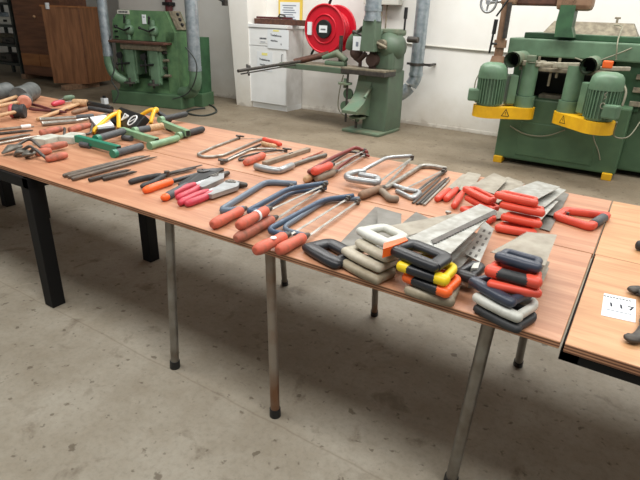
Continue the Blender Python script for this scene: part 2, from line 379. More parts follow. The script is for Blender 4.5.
# ------------------------------------------------------------------ green twin-head machine at the back left
rz1 = math.atan2(.236, .972)
t = thing('boring_machine', 'green twin-head boring machine with two duct elbows, in front of the brown cabinets', 'machine', (-7.94, 5.8, 0), rz1)
B().bx(.0, 1.39, 0, .82, 0, .22, .015).build('plinth', 'green_b', t)
h = B(); poly = [(.03, 1.04), (1.22, 1.04), (1.24, 1.2), (1.1, 1.5), (.22, 1.5), (.06, 1.33)]
X = Mx(((1, 0, 0, 0), (0, 0, 1, 0), (0, 1, 0, 0), (0, 0, 0, 1)))          # prism outline in x-z, extruded along y
h.prism([(x, z) for x, z in poly], .17, .62, X); h.build('head_cover', 'green', t)
c = B(); c.bx(.04, .2, .2, .62, .22, 1.05, .01); c.bx(1.06, 1.27, .17, .62, .22, 1.2, .01); c.bx(.2, 1.06, .42, .62, .22, 1.05)
c.add([(.03, .17, .22), (1.27, .17, .22), (1.2, .3, .42), (.1, .3, .42), (.03, .5, .22), (1.27, .5, .22), (1.2, .5, .42), (.1, .5, .42)], [[0, 1, 2, 3], [1, 5, 6, 2], [4, 0, 3, 7], [3, 2, 6, 7]], False)
c.build('frame', 'green', t)
B().bx(1.26, 1.5, .5, .82, 0, 1.12, .01).build('switch_cabinet', 'green_dk', t)
B().box((1.4, .6, .11), (.3, .4, .22), None, .01).build('plinth_wing', 'green_b', t)
cp = B(); cp.box((1.185, .4, 1.365), (.31, .32, .02), Mx.Rotation(math.atan2(.3, .14), 4, 'Y'), .005); cp.build('control_panel', 'dust', t)
for k in range(3):
    a = (1.165+.036*k, .42, 1.46-.078*k); B().ball((a[0], a[1], a[2]), (.03, .026, .028), 10, 6).build('control_knob', 'black', t)
B().bx(-.03, 1.18, -.06, .34, 1.0, 1.035, .006).build('work_table', 'rust', t)
B().bx(.28, 1.08, .0, .3, .9, 1.0, .03).build('table_slide', 'dust', t)
for x in (.42, .89):
    br = B(); br.bx(x-.13, x+.13, .06, .32, .5, .93, .02); br.bx(x-.07, x+.1, .02, .12, .36, .9, .02); br.tube([(x-.1, .05, .4), (x+.12, .05, .4)], .03, 8); br.build('table_bracket', 'green_m', t)
    sp = B(); sp.ball((x-.02, .14, 1.2), (.085, .08, .09)); sp.cyl((x-.02, .12, 1.05), (x-.02, .12, 1.32), .03, 10); sp.cyl((x-.02, .13, 1.28), (x-.02, .13, 1.36), .045, 10); sp.build('spindle_head', 'green_m', t)
    lv = B(); lv.tube([(x-.2, .03, 1.24), (x-.05, .05, 1.19), (x+.06, .06, 1.24)], .014, 8); lv.ball((x-.2, .03, 1.24), .024, 8, 6); lv.tube([(x-.03, .04, 1.3), (x+.0, .03, 1.4)], .014, 8); lv.ball((x, .03, 1.4), .022, 8, 6); lv.build('feed_lever', 'black', t)
    hw = B(); hw.tube([(x-.22, .0, .66), (x+.02, .0, .69)], .016, 8); hw.ball((x-.22, 0, .66), .025, 8, 6); hw.tube([(x-.14, .01, .55), (x-.14, .01, .86)], .016, 8); hw.cyl((x-.16, -.02, .8), (x-.16, .03, .8), .05, 14); hw.build('adjusting_crank', 'black', t)
    hn = B(); hn.cyl((x-.02, .02, .36), (x-.02, .02, .385), .1, 16); hn.cyl((x-.02, .02, .31), (x-.02, .02, .45), .02, 8); hn.build('hand_wheel', 'iron', t)
for k, (z, x) in enumerate(((.86, 1.0), (.74, 1.03), (.62, .98), (.5, 1.05))):
    B().tube([(x-.1, .14, z), (x+.1, .12, z+.02)], .024, 8).build('side_fitting', 'dust' if k % 2 else 'iron', t)
B().bx(.66, .73, .158, .17, 1.3, 1.44).build('inventory_tag', 'paper', t)
B().bx(.675, .715, .1575, .158, 1.395, 1.41).build('tag_mark', 'ink_soft', t)
pl = B().bx(.18, .42, .16, .17, 1.435, 1.495, .003).build('name_plate', 'box', t)
for k in range(6): B().bx(.215+.03*k, .235+.03*k, .158, .16, 1.455, 1.48).build('plate_mark', 'ink', pl)
for k in range(3): B().bx(.085, .15, .155, .2, 1.24-.085*k, 1.265-.085*k).build('side_switch', 'black', t)
def duct(t, x, y, ztop, zc, elbow, r):
    B().cyl((x, y, zc), (x, y, ztop), r, 20).build('duct_pipe', 'galv', t)
    B().cyl((x, y, zc-.0), (x, y, zc+.07), r*1.06, 20).build('duct_collar', 'galv', t)
    B().tube(curve(elbow, 5), r*.98, 16).build('duct_elbow', 'green_m', t)
duct(t, .05, -.02, 4.6, .78, [(.05, -.02, .82), (.05, -.02, .66), (.1, .0, .5), (.22, .06, .4), (.36, .14, .36)], .078)
duct(t, 1.68, .02, 4.6, .64, [(1.68, .02, .68), (1.68, .02, .5), (1.62, .05, .36), (1.5, .1, .28), (1.3, .2, .25)], .1)
cb = B(); cb.tube(curve([(.14, -.02, 1.1), (.1, -.05, .9), (.16, -.04, .6), (.12, -.1, .4), (.2, -.06, .2), (.12, -.12, .02)]), .012, 6)
cb.build('hanging_cable', 'cable', t); cb = B(); cb.tube(curve([(1.62, -.12, 1.0), (1.8, -.14, .8), (1.78, -.14, .55), (1.6, -.12, .3), (1.3, -.1, .18)]), .01, 6); cb.build('hanging_cable', 'cable', t)
tag(MB().tube(curve([tuple(at(*p, .014)) for p in ((205, 103), (214, 107), (216, 112), (205, 115.5), (192, 114.5), (187, 111.5), (196, 109), (205, 108))]), .014, 6).build('power_cable', 'cable'), 'loop of dark cable lying on the floor at the foot of the green twin-head machine', 'cable')
b = at(105, 104)
bl = thing('floor_block', 'tiny pale block with dark top standing on the floor beside the left duct elbow', 'block', b)
B().bx(-.05, .05, -.04, .04, 0, .1, .006).build('block', 'paper', bl); B().cyl((0, 0, .1), (0, 0, .14), .025, 10).build('cap', 'black', bl)

# ------------------------------------------------------------------ brown cabinets and the rack at the far left
def frame2(P, Q): return heading(P, Q), (V(Q)-V(P)).length
P, Q, R_ = at(54, 83, .1), at(89, 84, .1), at(111, 80, .1)
t = thing('brown_cabinet', 'brown veneered cabinet with angled side standing on a timber beam, nearer one', 'cabinet', (0, 0, 0))
foot = [(P.x, P.y), (Q.x, Q.y), (R_.x, R_.y), (R_.x-.7, R_.y+.25), (P.x-.1, P.y+.75)]
W(t).prism(foot, .1, 1.5).build('carcass', 'brown', t)
W(t).prism([(x+(-.03 if i in (0, 4) else .02), y-(.02 if i < 2 else 0)) for i, (x, y) in enumerate(foot)], 1.5, 1.53).build('top_board', 'brown_l', t)
W(t).prism([(Q.x-.01, Q.y-.01), (Q.x+.004, Q.y-.012), (Q.x+.006, Q.y+.01)], .1, 1.5).build('corner_strip', 'brown_d', t)
p = P+(Q-P)*.0; pt = W(t); a = (Q-P).normalized(); nrm = V((a.y, -a.x, 0))
c0 = P+a*.12+nrm*.004; pt.add([c0+V((0, 0, 1.36)), c0+a*.13+V((0, 0, 1.36)), c0+a*.13+V((0, 0, 1.46)), c0+V((0, 0, 1.46))], [[0, 1, 2, 3]], False); 
lab = W(t); lab.tube([c0+V((0, 0, 1.36)), c0+V((0, 0, 1.47))], .045, 4); lab.build('paper_tag', 'paper', t)
A0, A1 = at(25, 74, .1), at(54, 77, .1); az, aL = frame2(A0, A1)
t2 = thing('brown_cabinet', 'taller brown wardrobe with a pair of lighter drawers, behind the nearer cabinet', 'cabinet', A0-V((0, 0, .1)), az)
B().bx(0, aL+.5, 0, .7, .1, 1.95, .01).build('carcass', 'brown_d', t2)
B().bx(.01, aL*.62, -.012, .0, .3, .55, .004).build('drawer', 'brown_l', t2); B().bx(aL*.64, aL+.3, -.012, .0, .3, .55, .004).build('drawer', 'brown_l', t2)
B().bx(.01, aL+.3, -.012, 0, .12, .28, .004).build('kick_board', 'brown_d', t2)
B().bx(.01, aL+.3, -.012, 0, .6, 1.94, .004).build('door', 'brown_d', t2)
B().ball((aL*.72, -.03, 1.3), .03, 8, 6).build('knob', 'wood', t2)
for nm, (p0, p1) in (('timber under the front corner of the nearer brown cabinet', ((66, 91), (100, 86.5))), ('timber under the left end of the taller brown wardrobe', ((26, 79), (52, 76)))):
    q0, q1 = at(*p0), at(*p1); a = heading(q0, q1)
    o = thing('timber_beam', 'grey ' + nm, 'beam', q0, a); B().bx(0, (q1-q0).length, 0, .12, 0, .1, .006).build('beam', 'wood_dk', o)
rk = thing('storage_rack', 'dark steel storage rack with loaded shelves at the far left edge', 'rack', (-13.3, 6.5, 0), .12)
for x in (0, 1.15):
    for y in (0, .6): B().bx(x-.03, x+.03, y-.03, y+.03, 0, 2.2).build('upright', 'rack', rk)
for z in (.25, .65, 1.05, 1.5, 1.95): B().bx(-.03, 1.18, -.03, .63, z, z+.05).build('shelf', 'rack', rk)
for i, (x, z, w, hh) in enumerate(((.1, .7, .3, .2), (.5, .7, .4, .12), (.2, .3, .5, .18), (.1, 1.1, .25, .25), (.55, 1.1, .4, .16), (.3, 1.55, .5, .22))):
    c = ROOTM[rk] @ V((x+w/2, .3, z))
    o = thing('metal_part', ['grey casting at left on the middle rack shelf', 'flat dark casting at right on the middle rack shelf', 'long dark casting on the lowest loaded rack shelf', 'square grey box at left on the fourth rack shelf', 'low grey box at right on the fourth rack shelf', 'pale box on the upper rack shelf'][i], 'part', c, .12, 'parts stored on the dark rack')
    B().box((0, 0, hh/2), (w, .4, hh), None, .02).build('body', ['dust', 'iron', 'iron', 'galv', 'box', 'box'][i], o); B().box((0, -.205, hh*.5), (w*.3, .01, hh*.3), None, .003).build('label_plate', 'dark', o)
mp = thing('wall_pipe', 'dark maroon pipe on the wall above the green twin-head machine', 'pipe', (-8.32, 7.6, 1.2))
B().cyl((0, 0, 0), (0, 0, 3.4), .07, 14).build('pipe', 'maroon', mp); B().bx(-.1, .1, -.08, .08, .4, .46, .01).build('pipe_clip', 'black', mp)
sw = thing('wall_switch', 'small dark pull switch fixed high on the masonry pier', 'switch', (-6.45, 7.16, 1.62))
B().bx(-.06, .03, -.05, .01, 0, .12, .01).build('body', 'iron', sw); B().tube([(-.015, -.05, .06), (-.1, -.09, .1)], .014, 8).build('lever', 'black', sw)

# ------------------------------------------------------------------ white cabinet with notes, wood on top, poster, hose reel
t = thing('white_cabinet', 'white laminate floor cabinet with taped notes, beside the masonry pier', 'cabinet', (-6.02, 7.18, 0))
B().bx(0, .8, .03, .48, .09, 1.31).build('carcass', 'white_side', t)
B().bx(.02, .8, .05, .48, 0, .09).build('plinth', 'white', t)
B().bx(-.025, .83, -.005, .49, 1.31, 1.36, .004).build('top_board', 'white', t)
B().bx(.005, .795, .01, .03, 1.03, 1.3, .003).build('drawer', 'white', t)
d = B().bx(.005, .795, .01, .03, .1, 1.02, .003).build('door', 'white', t)
hd = B(); hd.tube(fillet([(.735, .012, .78), (.735, -.025, .78), (.735, -.025, .92), (.735, .012, .92)], .015), .007, 8); hd.build('door_handle', 'alu', d)
def note(nm, x0, x1, z0, z1, y, label, txts, tape):
    n = thing(nm, label, 'note', (-6.02+(x0+x1)/2, 7.18+y, z0)); w = x1-x0
    B().bx(-w/2, w/2, -.001, .002, 0, z1-z0).build('sheet', 'paper', n)
    if tape: B().bx(tape[0], tape[1], -.003, -.001, tape[2], tape[3]).build('tape', 'sticky', n)
    for s, sz, x, z, m_ in txts: lettering(s, sz, m_, n, FRONT(x, -.0025, z) @ Mx.Rotation(-.06, 4, 'Z'))
    return n
note('handwritten_note', .43, .86, 1.0, 1.29, -.002, 'large handwritten note taped over the right of the white cabinet drawer', [('Toebehoren', .045, -.04, .2, 'ink'), ('machine', .042, -.08, .12, 'ink'), ('13', .036, .06, .07, 'ink')], (-.1, .02, .26, .285))
note('handwritten_note', .2, .52, .63, .94, .006, 'handwritten note taped on the white cabinet door, left of its handle', [('Toebehoren', .045, 0, .18, 'ink'), ('machine', .042, -.03, .1, 'ink'), ('2', .036, 0, .03, 'ink')], (-.06, .06, .25, .29))
pm = thing('printed_strip', 'small printed strip stuck on the drawer left of the larger note', 'label', (-5.69, 7.187, 1.1))
B().bx(-.08, .08, -.001, .001, -.03, .08).build('strip', 'white', pm)
for k in range(5): B().bx(-.07+.029*k, -.048+.029*k, -.002, -.001, .03, .055).build('print_mark', 'ink', pm)
for k in range(4): B().bx(-.05+.026*k, -.03+.026*k, -.002, -.001, -.018, -.004).build('print_mark', 'ink_soft', pm)
w0 = thing('wooden_beam', 'reddish brown length of timber lying on top of the white cabinet', 'beam', (-5.95, 7.28, 1.36), .03)
B().bx(0, 1.02, 0, .14, 0, .085, .006).build('beam', 'rust', w0)
w1 = thing('wooden_strip', 'thin brown strip of wood resting on the timber on the white cabinet', 'strip', (-5.92, 7.3, 1.447), .03)
B().bx(0, .7, 0, .05, 0, .03, .004).build('strip', 'maroon', w1)
w2 = thing('metal_fitting', 'small black iron fitting on top of the timber on the white cabinet', 'fitting', (-5.42, 7.34, 1.447), .03)
q = B(); q.box((0, 0, .02), (.09, .05, .04), None, .01); q.tube([(-.07, 0, .03), (-.04, 0, .07), (.05, 0, .06), (.08, 0, .02)], .013, 8); q.build('fitting', 'iron', w2)
ps = thing('framed_poster', 'framed notice with yellow border on the wall above the white cabinet', 'poster', (-5.48, 7.66, 1.36))
fr = B(); fr.bx(-.24, .24, -.012, .015, 0, .4, .004); fr.build('yellow_border', 'poster_y', ps)
B().bx(-.2, .2, -.016, -.012, .03, .35).build('sheet', 'paper', ps)
for k in range(7): B().bx(-.15+.02*(k % 2), .13-.03*(k % 3), -.0175, -.016, .08+.035*k, .095+.035*k).build('print_line', 'ink_soft', ps)
hr = thing('hose_reel', 'red fire hose reel with black hub mounted on the white wall', 'hose reel', (-4.4, 7.66, 1.34))
def disc(y0, y1, R, m_, nm, par): o = B(); o.lathe((0, y0, 0), (0, y1, 0), [(0, R*.96), (.15, R), (.85, R), (1, R*.96)], 40); return o.build(nm, m_, par)
disc(-.63, -.6, .345, 'hi_red', 'front_flange', hr); disc(-.29, -.26, .345, 'hi_red', 'rear_flange', hr)
rm = B(); rm.tube([(.335*math.cos(a), -.635, .335*math.sin(a)) for a in [2*PI*k/48 for k in range(48)]], .016, 8, True, ref=(0, 1, 0)); rm.tube([(.2*math.cos(a), -.632, .2*math.sin(a)) for a in [2*PI*k/48 for k in range(48)]], .012, 8, True, ref=(0, 1, 0)); rm.build('rim', 'hi_red', hr)
hc = B()
for k in range(5): hc.tube([(.22*math.cos(a), -.58+.07*k, .22*math.sin(a)) for a in [2*PI*j/32 for j in range(32)]], .035, 8, True, ref=(0, 1, 0))
hc.build('coiled_hose', 'hi_red', hr)
hb = disc(-.665, -.62, .13, 'hub', 'hub', hr); B().bx(-.07, .07, -.668, -.664, -.05, .05).build('hub_label', 'paper', hb)
for k in range(4): B().bx(-.04+.022*k, -.024+.022*k, -.67, -.668, -.015, .005).build('label_mark', 'ink', hb)
B().bx(-.29, -.22, -.656, -.63, -.09, .09).build('white_sticker', 'paper', hr)
wb = B(); wb.bx(-.08, .08, -.28, .0, -.06, .06, .01); wb.bx(-.12, .12, -.03, .015, -.2, .2, .01); wb.build('wall_bracket', 'iron', hr)
B().tube(curve([(-.06, -.45, .3), (0, -.46, .42), (.1, -.44, .6), (.16, -.1, .9)]), .02, 8).build('supply_hose', 'black', hr)
B().tube(curve([(-.2, -.6, -.3), (-.24, -.6, -.38), (-.2, -.6, -.44)]), .018, 8).build('nozzle', 'black', hr)
jb = thing('junction_box', 'grey electrical box on the wall above the green spindle machine', 'box', (-3.72, 7.6, 1.7))
B().bx(-.3, .27, -.1, .07, 0, .5, .01).build('box', 'box', jb)
for x in (-.02, .06): B().cyl((x, -.02, -.75), (x, -.02, .02), .012, 8).build('conduit', 'dust', jb)

# ------------------------------------------------------------------ pale galvanised extraction pipe on the back wall
ep = thing('extraction_pipe', 'galvanised extraction pipe with bent lower end running up the back wall', 'pipe', (-3.03, 7.42, 0))
B().cyl((0, 0, .8), (0, 0, 4.6), .095, 20).build('pipe', 'galv', ep)
B().tube(curve([(0, 0, .84), (0, 0, .74), (-.05, -.02, .62), (-.15, -.06, .5), (-.3, -.12, .42)], 4), .092, 18).build('elbow', 'galv', ep)
for z in (.76, 2.1): B().cyl((0, 0, z), (0, 0, z+.04), .103, 20).build('collar', 'galv', ep)
cl = B(); cl.cyl((0, 0, .9), (0, 0, .94), .105, 20); cl.bx(-.16, .22, .0, .04, .905, .935); cl.bx(.16, .2, .0, .25, .905, .935); cl.cyl((.2, -.03, .92), (.2, .07, .92), .02, 8); cl.build('pipe_clamp', 'iron', ep)

# ------------------------------------------------------------------ green spindle machine in the middle
t = thing('spindle_machine', 'old green spindle machine with a long side table, in front of the hose reel', 'machine', (-3.425, 6.8, 0), -.05)
B().bx(-.25, .36, -.35, .3, 0, .04, .012).build('base_plate', 'green_grey', t)
B().box((.14, .12, .44), (.38, .5, .82), None, .02, taper=.94).build('column', 'green_s', t)
tb_ = B(); tb_.bx(-1.5, -.28, -.25, .3, .775, .85, .006); tb_.build('side_table', 'green_s', t)
B().bx(-1.47, -.31, -.22, .28, .85, .855).build('side_table_top', 'dust', t)
B().bx(-.36, .34, -.28, .05, .79, .85, .006).build('main_table', 'iron', t); B().bx(-.36, .34, -.28, .05, .85, .875, .004).build('main_table_top', 'dust', t)
cu_ = curve([(-.1, .78, 0), (-.13, .66, 0), (-.2, .52, 0), (-.32, .41, 0), (-.5, .33, 0)], 4); po = [(p.x, p.y) for p in cu_]+[(-.5, .29), (-.3, .27), (-.1, .22)]
YZ = Mx(((0, 0, 1, 0), (1, 0, 0, 0), (0, 1, 0, 0), (0, 0, 0, 1)))
br = B(); br.prism(po, -.17, .06, YZ); br.tube([(.07, -.3, .5), (.07, -.14, .62)], .02, 8); br.build('knee_bracket', 'green_grey', t)
for nm, x, z, r in (('upper_hand_wheel', -.3, .64, .1), ('lower_hand_wheel', -.06, .2, .12)):
    o = B(); o.cyl((x, -.24, z), (x, -.24, z+.025), r, 20); o.cyl((x, -.24, z-.05), (x, -.24, z+.08), .025, 10); o.build('hand_wheel', 'green_grey', t)
for x, z in ((-.3, .5), (-.34, .32)):
    o = B(); o.cyl((x, -.16, z), (x, -.12, z), .075, 18); o.build('adjusting_knob', 'green_m', t)
sc = B(); sc.cyl((-.26, -.24, .12), (-.26, -.24, .8), .016, 8); sc.cyl((-.08, -.24, .06), (-.08, -.24, .3), .02, 8); sc.build('lead_screw', 'iron', t)
hd = B(); hd.ball((.2, .1, 1.16), (.22, .22, .2), 18, 10); hd.bx(.02, .34, -.08, .3, .82, 1.22, .07); hd.tube(curve([(-.36, -.08, 1.1), (-.3, -.08, 1.22), (-.16, -.06, 1.29), (.1, .02, 1.28)]), [.06, .085, .095, .1], 12); hd.build('head_casting', 'green_s', t)
B().bx(.02, .34, .02, .28, 1.3, 1.39, .04).build('head_cover', 'green_grey', t)
ct = B(); ct.bx(-.06, .16, -.3, -.1, 1.1, 1.5, .01, taper=.85); ct.build('chip_chute', 'green_s', t)
B().cyl((.05, -.2, 1.5), (.05, -.2, 4.6), .105, 18).build('duct_pipe', 'galv', t)
for z in (1.48, 1.6): B().cyl((.05, -.2, z), (.05, -.2, z+.06), .115, 18).build('duct_collar', 'galv', t)
ar = B(); ar.ball((-.25, -.06, 1.06), (.1, .08, .09)); ar.tube([(-.27, -.06, 1.0), (-.2, -.06, .96), (-.1, -.06, 1.06)], .04, 8); ar.tube([(-.18, -.06, 1.0), (-.18, -.06, .88)], .025, 8); ar.cyl((.06, -.18, .99), (.06, -.02, .99), .085, 16); ar.tube([(.04, -.1, .86), (.04, -.1, 1.12)], .05, 10); ar.build('cutter_head', mat('dark brown iron', srgb(72, 52, 46), .7), t)
kn = B(); kn.cyl((-.05, -.14, 1.27), (-.25, -.14, 1.33), .02, 8); kn.ball((-.26, -.14, 1.33), .03, 8, 6); kn.cyl((-.2, -.14, 1.33), (-.13, -.14, 1.4), .022, 8); kn.build('clamp_knob', 'iron', t)
ck = B(); ck.cyl((.2, -.2, 1.2), (.2, -.12, 1.2), .06, 14); ck.tube([(.14, -.21, 1.22), (.3, -.21, 1.16)], .02, 8); ck.build('crank', 'dust', t)
lv = B(); lv.cyl((.4, .06, 1.38), (.4, .06, 1.66), .014, 8); lv.cyl((.4, .06, 1.52), (.4, .06, 1.66), .024, 10); lv.build('lever', 'black', t)
B().cyl((.45, .1, 1.27), (.6, .1, 1.27), .04, 10).build('motor_shaft', 'iron', t)
B().bx(-.24, -.1, -.19, -.18, 1.1, 1.28).build('inventory_tag', 'paper', t); B().bx(-.19, -.15, -.192, -.19, 1.15, 1.21).build('tag_mark', 'ink_soft', t)
gm = B(); gm.tube([(-.85, -.02, .95), (-.6, -.02, 1.03), (-.44, -.02, .94)], [.03, .055, .04], 10); gm.bx(-.8, -.45, -.06, .04, .856, .92, .02); gm.build('fence_casting', 'green_grey', t)
B().cyl((-.56, -.0, .85), (-.56, -.0, 1.27), .028, 10).build('fence_post', 'iron', t)
rr = W(t); z = .88
rr.tube([at(300, 61.5, .92), at(238, 71, .86)], .02, 8); rr.tube([at(300, 64, .84), at(241, 74, .81)], .009, 8); rr.tube([at(247, 65, .9), at(249, 75, .8)], .014, 8); rr.ball(at(248.5, 67, .88), .03, 8, 6); rr.build('support_rod', 'iron', t)
wr = W(t); a_, b_ = atY(294, 62, 6.68), atY(329, 54, 6.93); wr.tube([a_, b_], .045, 4, ref=(0, 0, 1)); wr.build('fence_bar', 'rust', t)
wc = B(); wc.tube(curve([(-.36, -.2, .76), (-.42, -.2, .5), (-.4, -.2, .25), (-.2, -.1, .12)]), .008, 6); wc.build('wire', 'rope', t)

# ------------------------------------------------------------------ big green tenoning machine at the right
t = thing('tenoning_machine', 'large green tenoning machine with yellow belt guards, in front of the right-hand wall', 'machine', (0, 0, 0))
g = W(t)
g.bx(-1.44, -.15, 6.2, 7.4, .06, .76, .02); g.bx(-1.2, -.4, 6.19, 6.22, .12, .5, .01); g.bx(-.16, .5, 6.5, 7.4, .06, .76, .02); g.build('base', 'green_b', t)
r = W(t); r.bx(-1.36, .7, 6.55, 7.3, .76, 1.2); r.build('recess_shade', 'dark', t)  # solid block; the shade of the recess is put into its colour
for x0, x1 in ((-1.44, -1.2), (-.42, -.1), (.4, .72)): W(t).bx(x0, x1, 6.45, 7.3, .7, 1.2, .01).build('upright', 'green_dk', t)
for z in (.76, .9, 1.03): W(t).bx(-.2, .75, 6.4, 6.5, z, z+.05, .004).build('slide_rail', 'dust', t)
W(t).bx(-1.1, -.5, 6.35, 6.55, .62, .8, .02).build('drive_housing', 'dust', t)
for x in (-1.36, -.2):
    W(t).bx(x-.07, x+.03, 6.16, 6.3, -.0, .075, .008).build('foot', 'yellow_p', t)
W(t).bx(-1.52, .75, 6.35, 7.2, 1.19, 1.37, .015).build('beam', 'green_m', t)
W(t).bx(-1.4, .75, 6.5, 7.3, 1.37, 1.43, .01).build('top_slide', 'green_dk', t)
hp = W(t); hp.add([(-1.28, 6.85, 1.42), (-.3, 6.85, 1.42), (-.38, 7.0, 1.56), (-1.2, 7.0, 1.56), (-1.28, 7.3, 1.42), (-.3, 7.3, 1.42), (-.38, 7.2, 1.56), (-1.2, 7.2, 1.56)], [[0, 1, 2, 3], [1, 5, 6, 2], [5, 4, 7, 6], [4, 0, 3, 7], [3, 2, 6, 7]], False); hp.build('hood', 'dust', t)
for x, z in ((-1.12, 1.56), (-.55, 1.56)):
    o = W(t); o.cyl((x, 7.05, z-.02), (x, 7.05, z+.05), .012, 8); o.box((x, 7.05, z+.05), (.06, .02, .02), .5, .004); o.build('wing_bolt', 'dust', t)
pa = W(t); pa.prism([(-1.05, 1.4), (-.86, 1.4), (-.9, 1.5), (-.9, 1.78), (-1.04, 1.78), (-1.06, 1.55)], 6.3, 6.52, X); pa.build('arm_post', 'green_dk', t)
am = W(t); am.bx(-1.66, -1.1, 6.35, 6.5, 1.7, 1.8, .02); am.build('feed_arm', 'rust', t)
W(t).bx(-1.1, -.75, 6.3, 6.52, 1.66, 1.85, .05).build('feed_head', 'tan_metal', t)
ac = W(t); ac.tube([(-1.6, 6.3, 1.1), (-1.6, 6.3, 1.85)], .05, 12); ac.tube([(-1.6, 6.3, 1.1), (-1.6, 6.3, 1.17)], [.085, .07], 12); ac.tube([(-1.6, 6.3, 1.26), (-1.6, 6.3, 1.34)], .07, 12); ac.bx(-1.66, -1.5, 6.24, 6.36, 1.7, 1.82, .03); ac.build('column', 'tan_metal', t)
W(t).bx(-1.57, -1.53, 6.22, 6.26, 1.36, 1.72).build('rack_strip', 'iron', t)
lv = W(t); lv.cyl((-1.68, 6.2, 1.2), (-1.66, 6.2, 1.55), .012, 8); lv.cyl((-1.665, 6.2, 1.4), (-1.66, 6.2, 1.55), .022, 8); lv.cyl((-1.68, 6.2, 1.3), (-1.58, 6.28, 1.3), .012, 8); lv.cyl((-1.66, 6.18, 1.58), (-1.56, 6.2, 1.76), .01, 8); lv.build('locking_lever', 'black', t)
hw = W(t); c = V((-1.8, 6.3, 1.72)); ring = [c+V((.085*math.cos(a), .0, .1*math.sin(a))) for a in [2*PI*k/28 for k in range(28)]]
hw.tube(ring, .014, 8, True, ref=(0, 1, 0))
for k in range(3): a = 2*PI*k/3+.4; hw.tube([c, c+V((.085*math.cos(a), 0, .1*math.sin(a)))], .011, 6)
hw.cyl(c-V((0, .03, 0)), c+V((0, .03, 0)), .026, 10); hw.tube([c, (-1.64, 6.33, 1.74)], .018, 8); hw.build('hand_wheel', 'alu', t)
def guard(pm, psp, side, mark):
    zt, zb = .685, .565
    a, b = at(*pm, zt), at(*psp, zt); d = (b-a); d.z = 0; L = d.length; u = d/L; n = V((-u.y, u.x, 0)); ux_ = u*(1 if u.x > 0 else -1); r = .155; r2 = .125
    out = []
    for k in range(13): q = PI/2+PI*k/12; out.append(a+u*(r*math.cos(q))+n*(r*math.sin(q)))
    for k in range(11): q = -PI/2+PI*k/10; out.append(b+u*(r2*math.cos(q))+n*(r2*math.sin(q)))
    gb = W(t); gb.prism([(p.x, p.y) for p in out], zb, zt, None, 0, False); G = gb.build('belt_guard', 'yellow_p', t)
    # motor
    m_ = W(t); z0, z1 = .69, .98
    m_.cyl(a+V((0, 0, z0-zt)), a+V((0, 0, z1-zt)), .125, 28)
    for k in range(28):
        q = 2*PI*k/28; e = V((math.cos(q), math.sin(q), 0)); f_ = V((-e.y, e.x, 0))*.005; p0, p1 = a+e*.12, a+e*.148
        vs = [p0-f_, p1-f_, p1+f_, p0+f_]
        m_.add([V((p.x, p.y, z0+.02)) for p in vs]+[V((p.x, p.y, z1)) for p in vs], [[0, 1, 5, 4], [1, 2, 6, 5], [2, 3, 7, 6], [4, 5, 6, 7], [3, 2, 1, 0]], False)
    mo = m_.build('motor', 'green_m', t)
    cv = W(t); A = V((a.x, a.y, 0)); cv.lathe(A+V((0, 0, z1-.01)), A+V((0, 0, 1.13)), [(0, .15), (.35, .15), (.7, .14), (.9, .115), (1, .07)], 24); cv.build('fan_cowl', 'green_m', t)
    tn = V((0, -1, 0)) if side < 0 else V((.45, -.9, 0))
    bx = W(t); q = a+(V((-.14, -.08, 0)) if side < 0 else V((.1, -.13, 0))); bx.box((q.x, q.y, .79), (.14, .1, .13), side*-.3, .02); bx.build('terminal_box', 'green_m', mo)
    mt = W(t); q = a+u*.2; mt.box((q.x, q.y+.05, .86), (.09, .16, .3), math.atan2(u.y, u.x), .012); mt.build('motor_mount', 'green_m', t)
    sp = W(t); Bz = V((b.x, b.y, 0)); sp.cyl(Bz+V((0, 0, zt)), Bz+V((0, 0, .8)), .105, 22); sp.cyl(Bz+V((0, 0, .8)), Bz+V((0, .02, 1.14)), .085, 22); sp.build('spindle_housing', 'green_m', t)
    # warning triangle on the front of the guard
    p = a+(b-a)*mark; fn = V((ux_.y, -ux_.x, 0)); rr_ = r+(r2-r)*mark; o = p+fn*(rr_+.0015); o.z = (zt+zb)/2
    tri = lambda s: [(0, s), (-s*.9, -s*.62), (s*.9, -s*.62)]
    T_ = ROOTM[t].inverted() @ Mrows((ux_.x, ux_.y, 0), (0, 0, 1), (fn.x, fn.y, 0), (o.x, o.y, o.z))
    k = B(); k.prism(tri(.05), 0, .002, T_); k.build('warning_sign', 'black', G)
    k = B(); k.prism([(x, y-.002) for x, y in tri(.036)], .002, .003, T_); k.build('warning_field', 'yellow_p', G)
    k = B(); k.prism([(-.004, .016), (.004, .016), (.0025, -.006), (-.0025, -.006)], .003, .004, T_); k.prism([(-.003, -.01), (.003, -.01), (.003, -.016), (-.003, -.016)], .003, .004, T_); k.build('exclamation_mark', 'black', G)
    return a, b, mo
aL_, bL_, _ = guard((488, 105), (523, 106.5), -1, .42)
aR_, bR_, moR = guard((598, 120), (567, 112), 1, .72)
for k, zz in enumerate((.86, .79)):
    c = aR_+V((.02, -.155, 0)); c.z = zz+.05
    o = W(t)
    if k: o.tube([c+V((.02*math.cos(q), 0, .026*math.sin(q))) for q in [2*PI*j/16 for j in range(16)]], .003, 6, True, ref=(0, 1, 0))
    else: o.tube(curve([c+V((.012, 0, .05)), c+V((-.008, 0, .03)), c+V((.012, 0, .01)), c+V((-.006, 0, -.01))]), .003, 6)
    o.build('maker_mark', 'dust_l', moR)
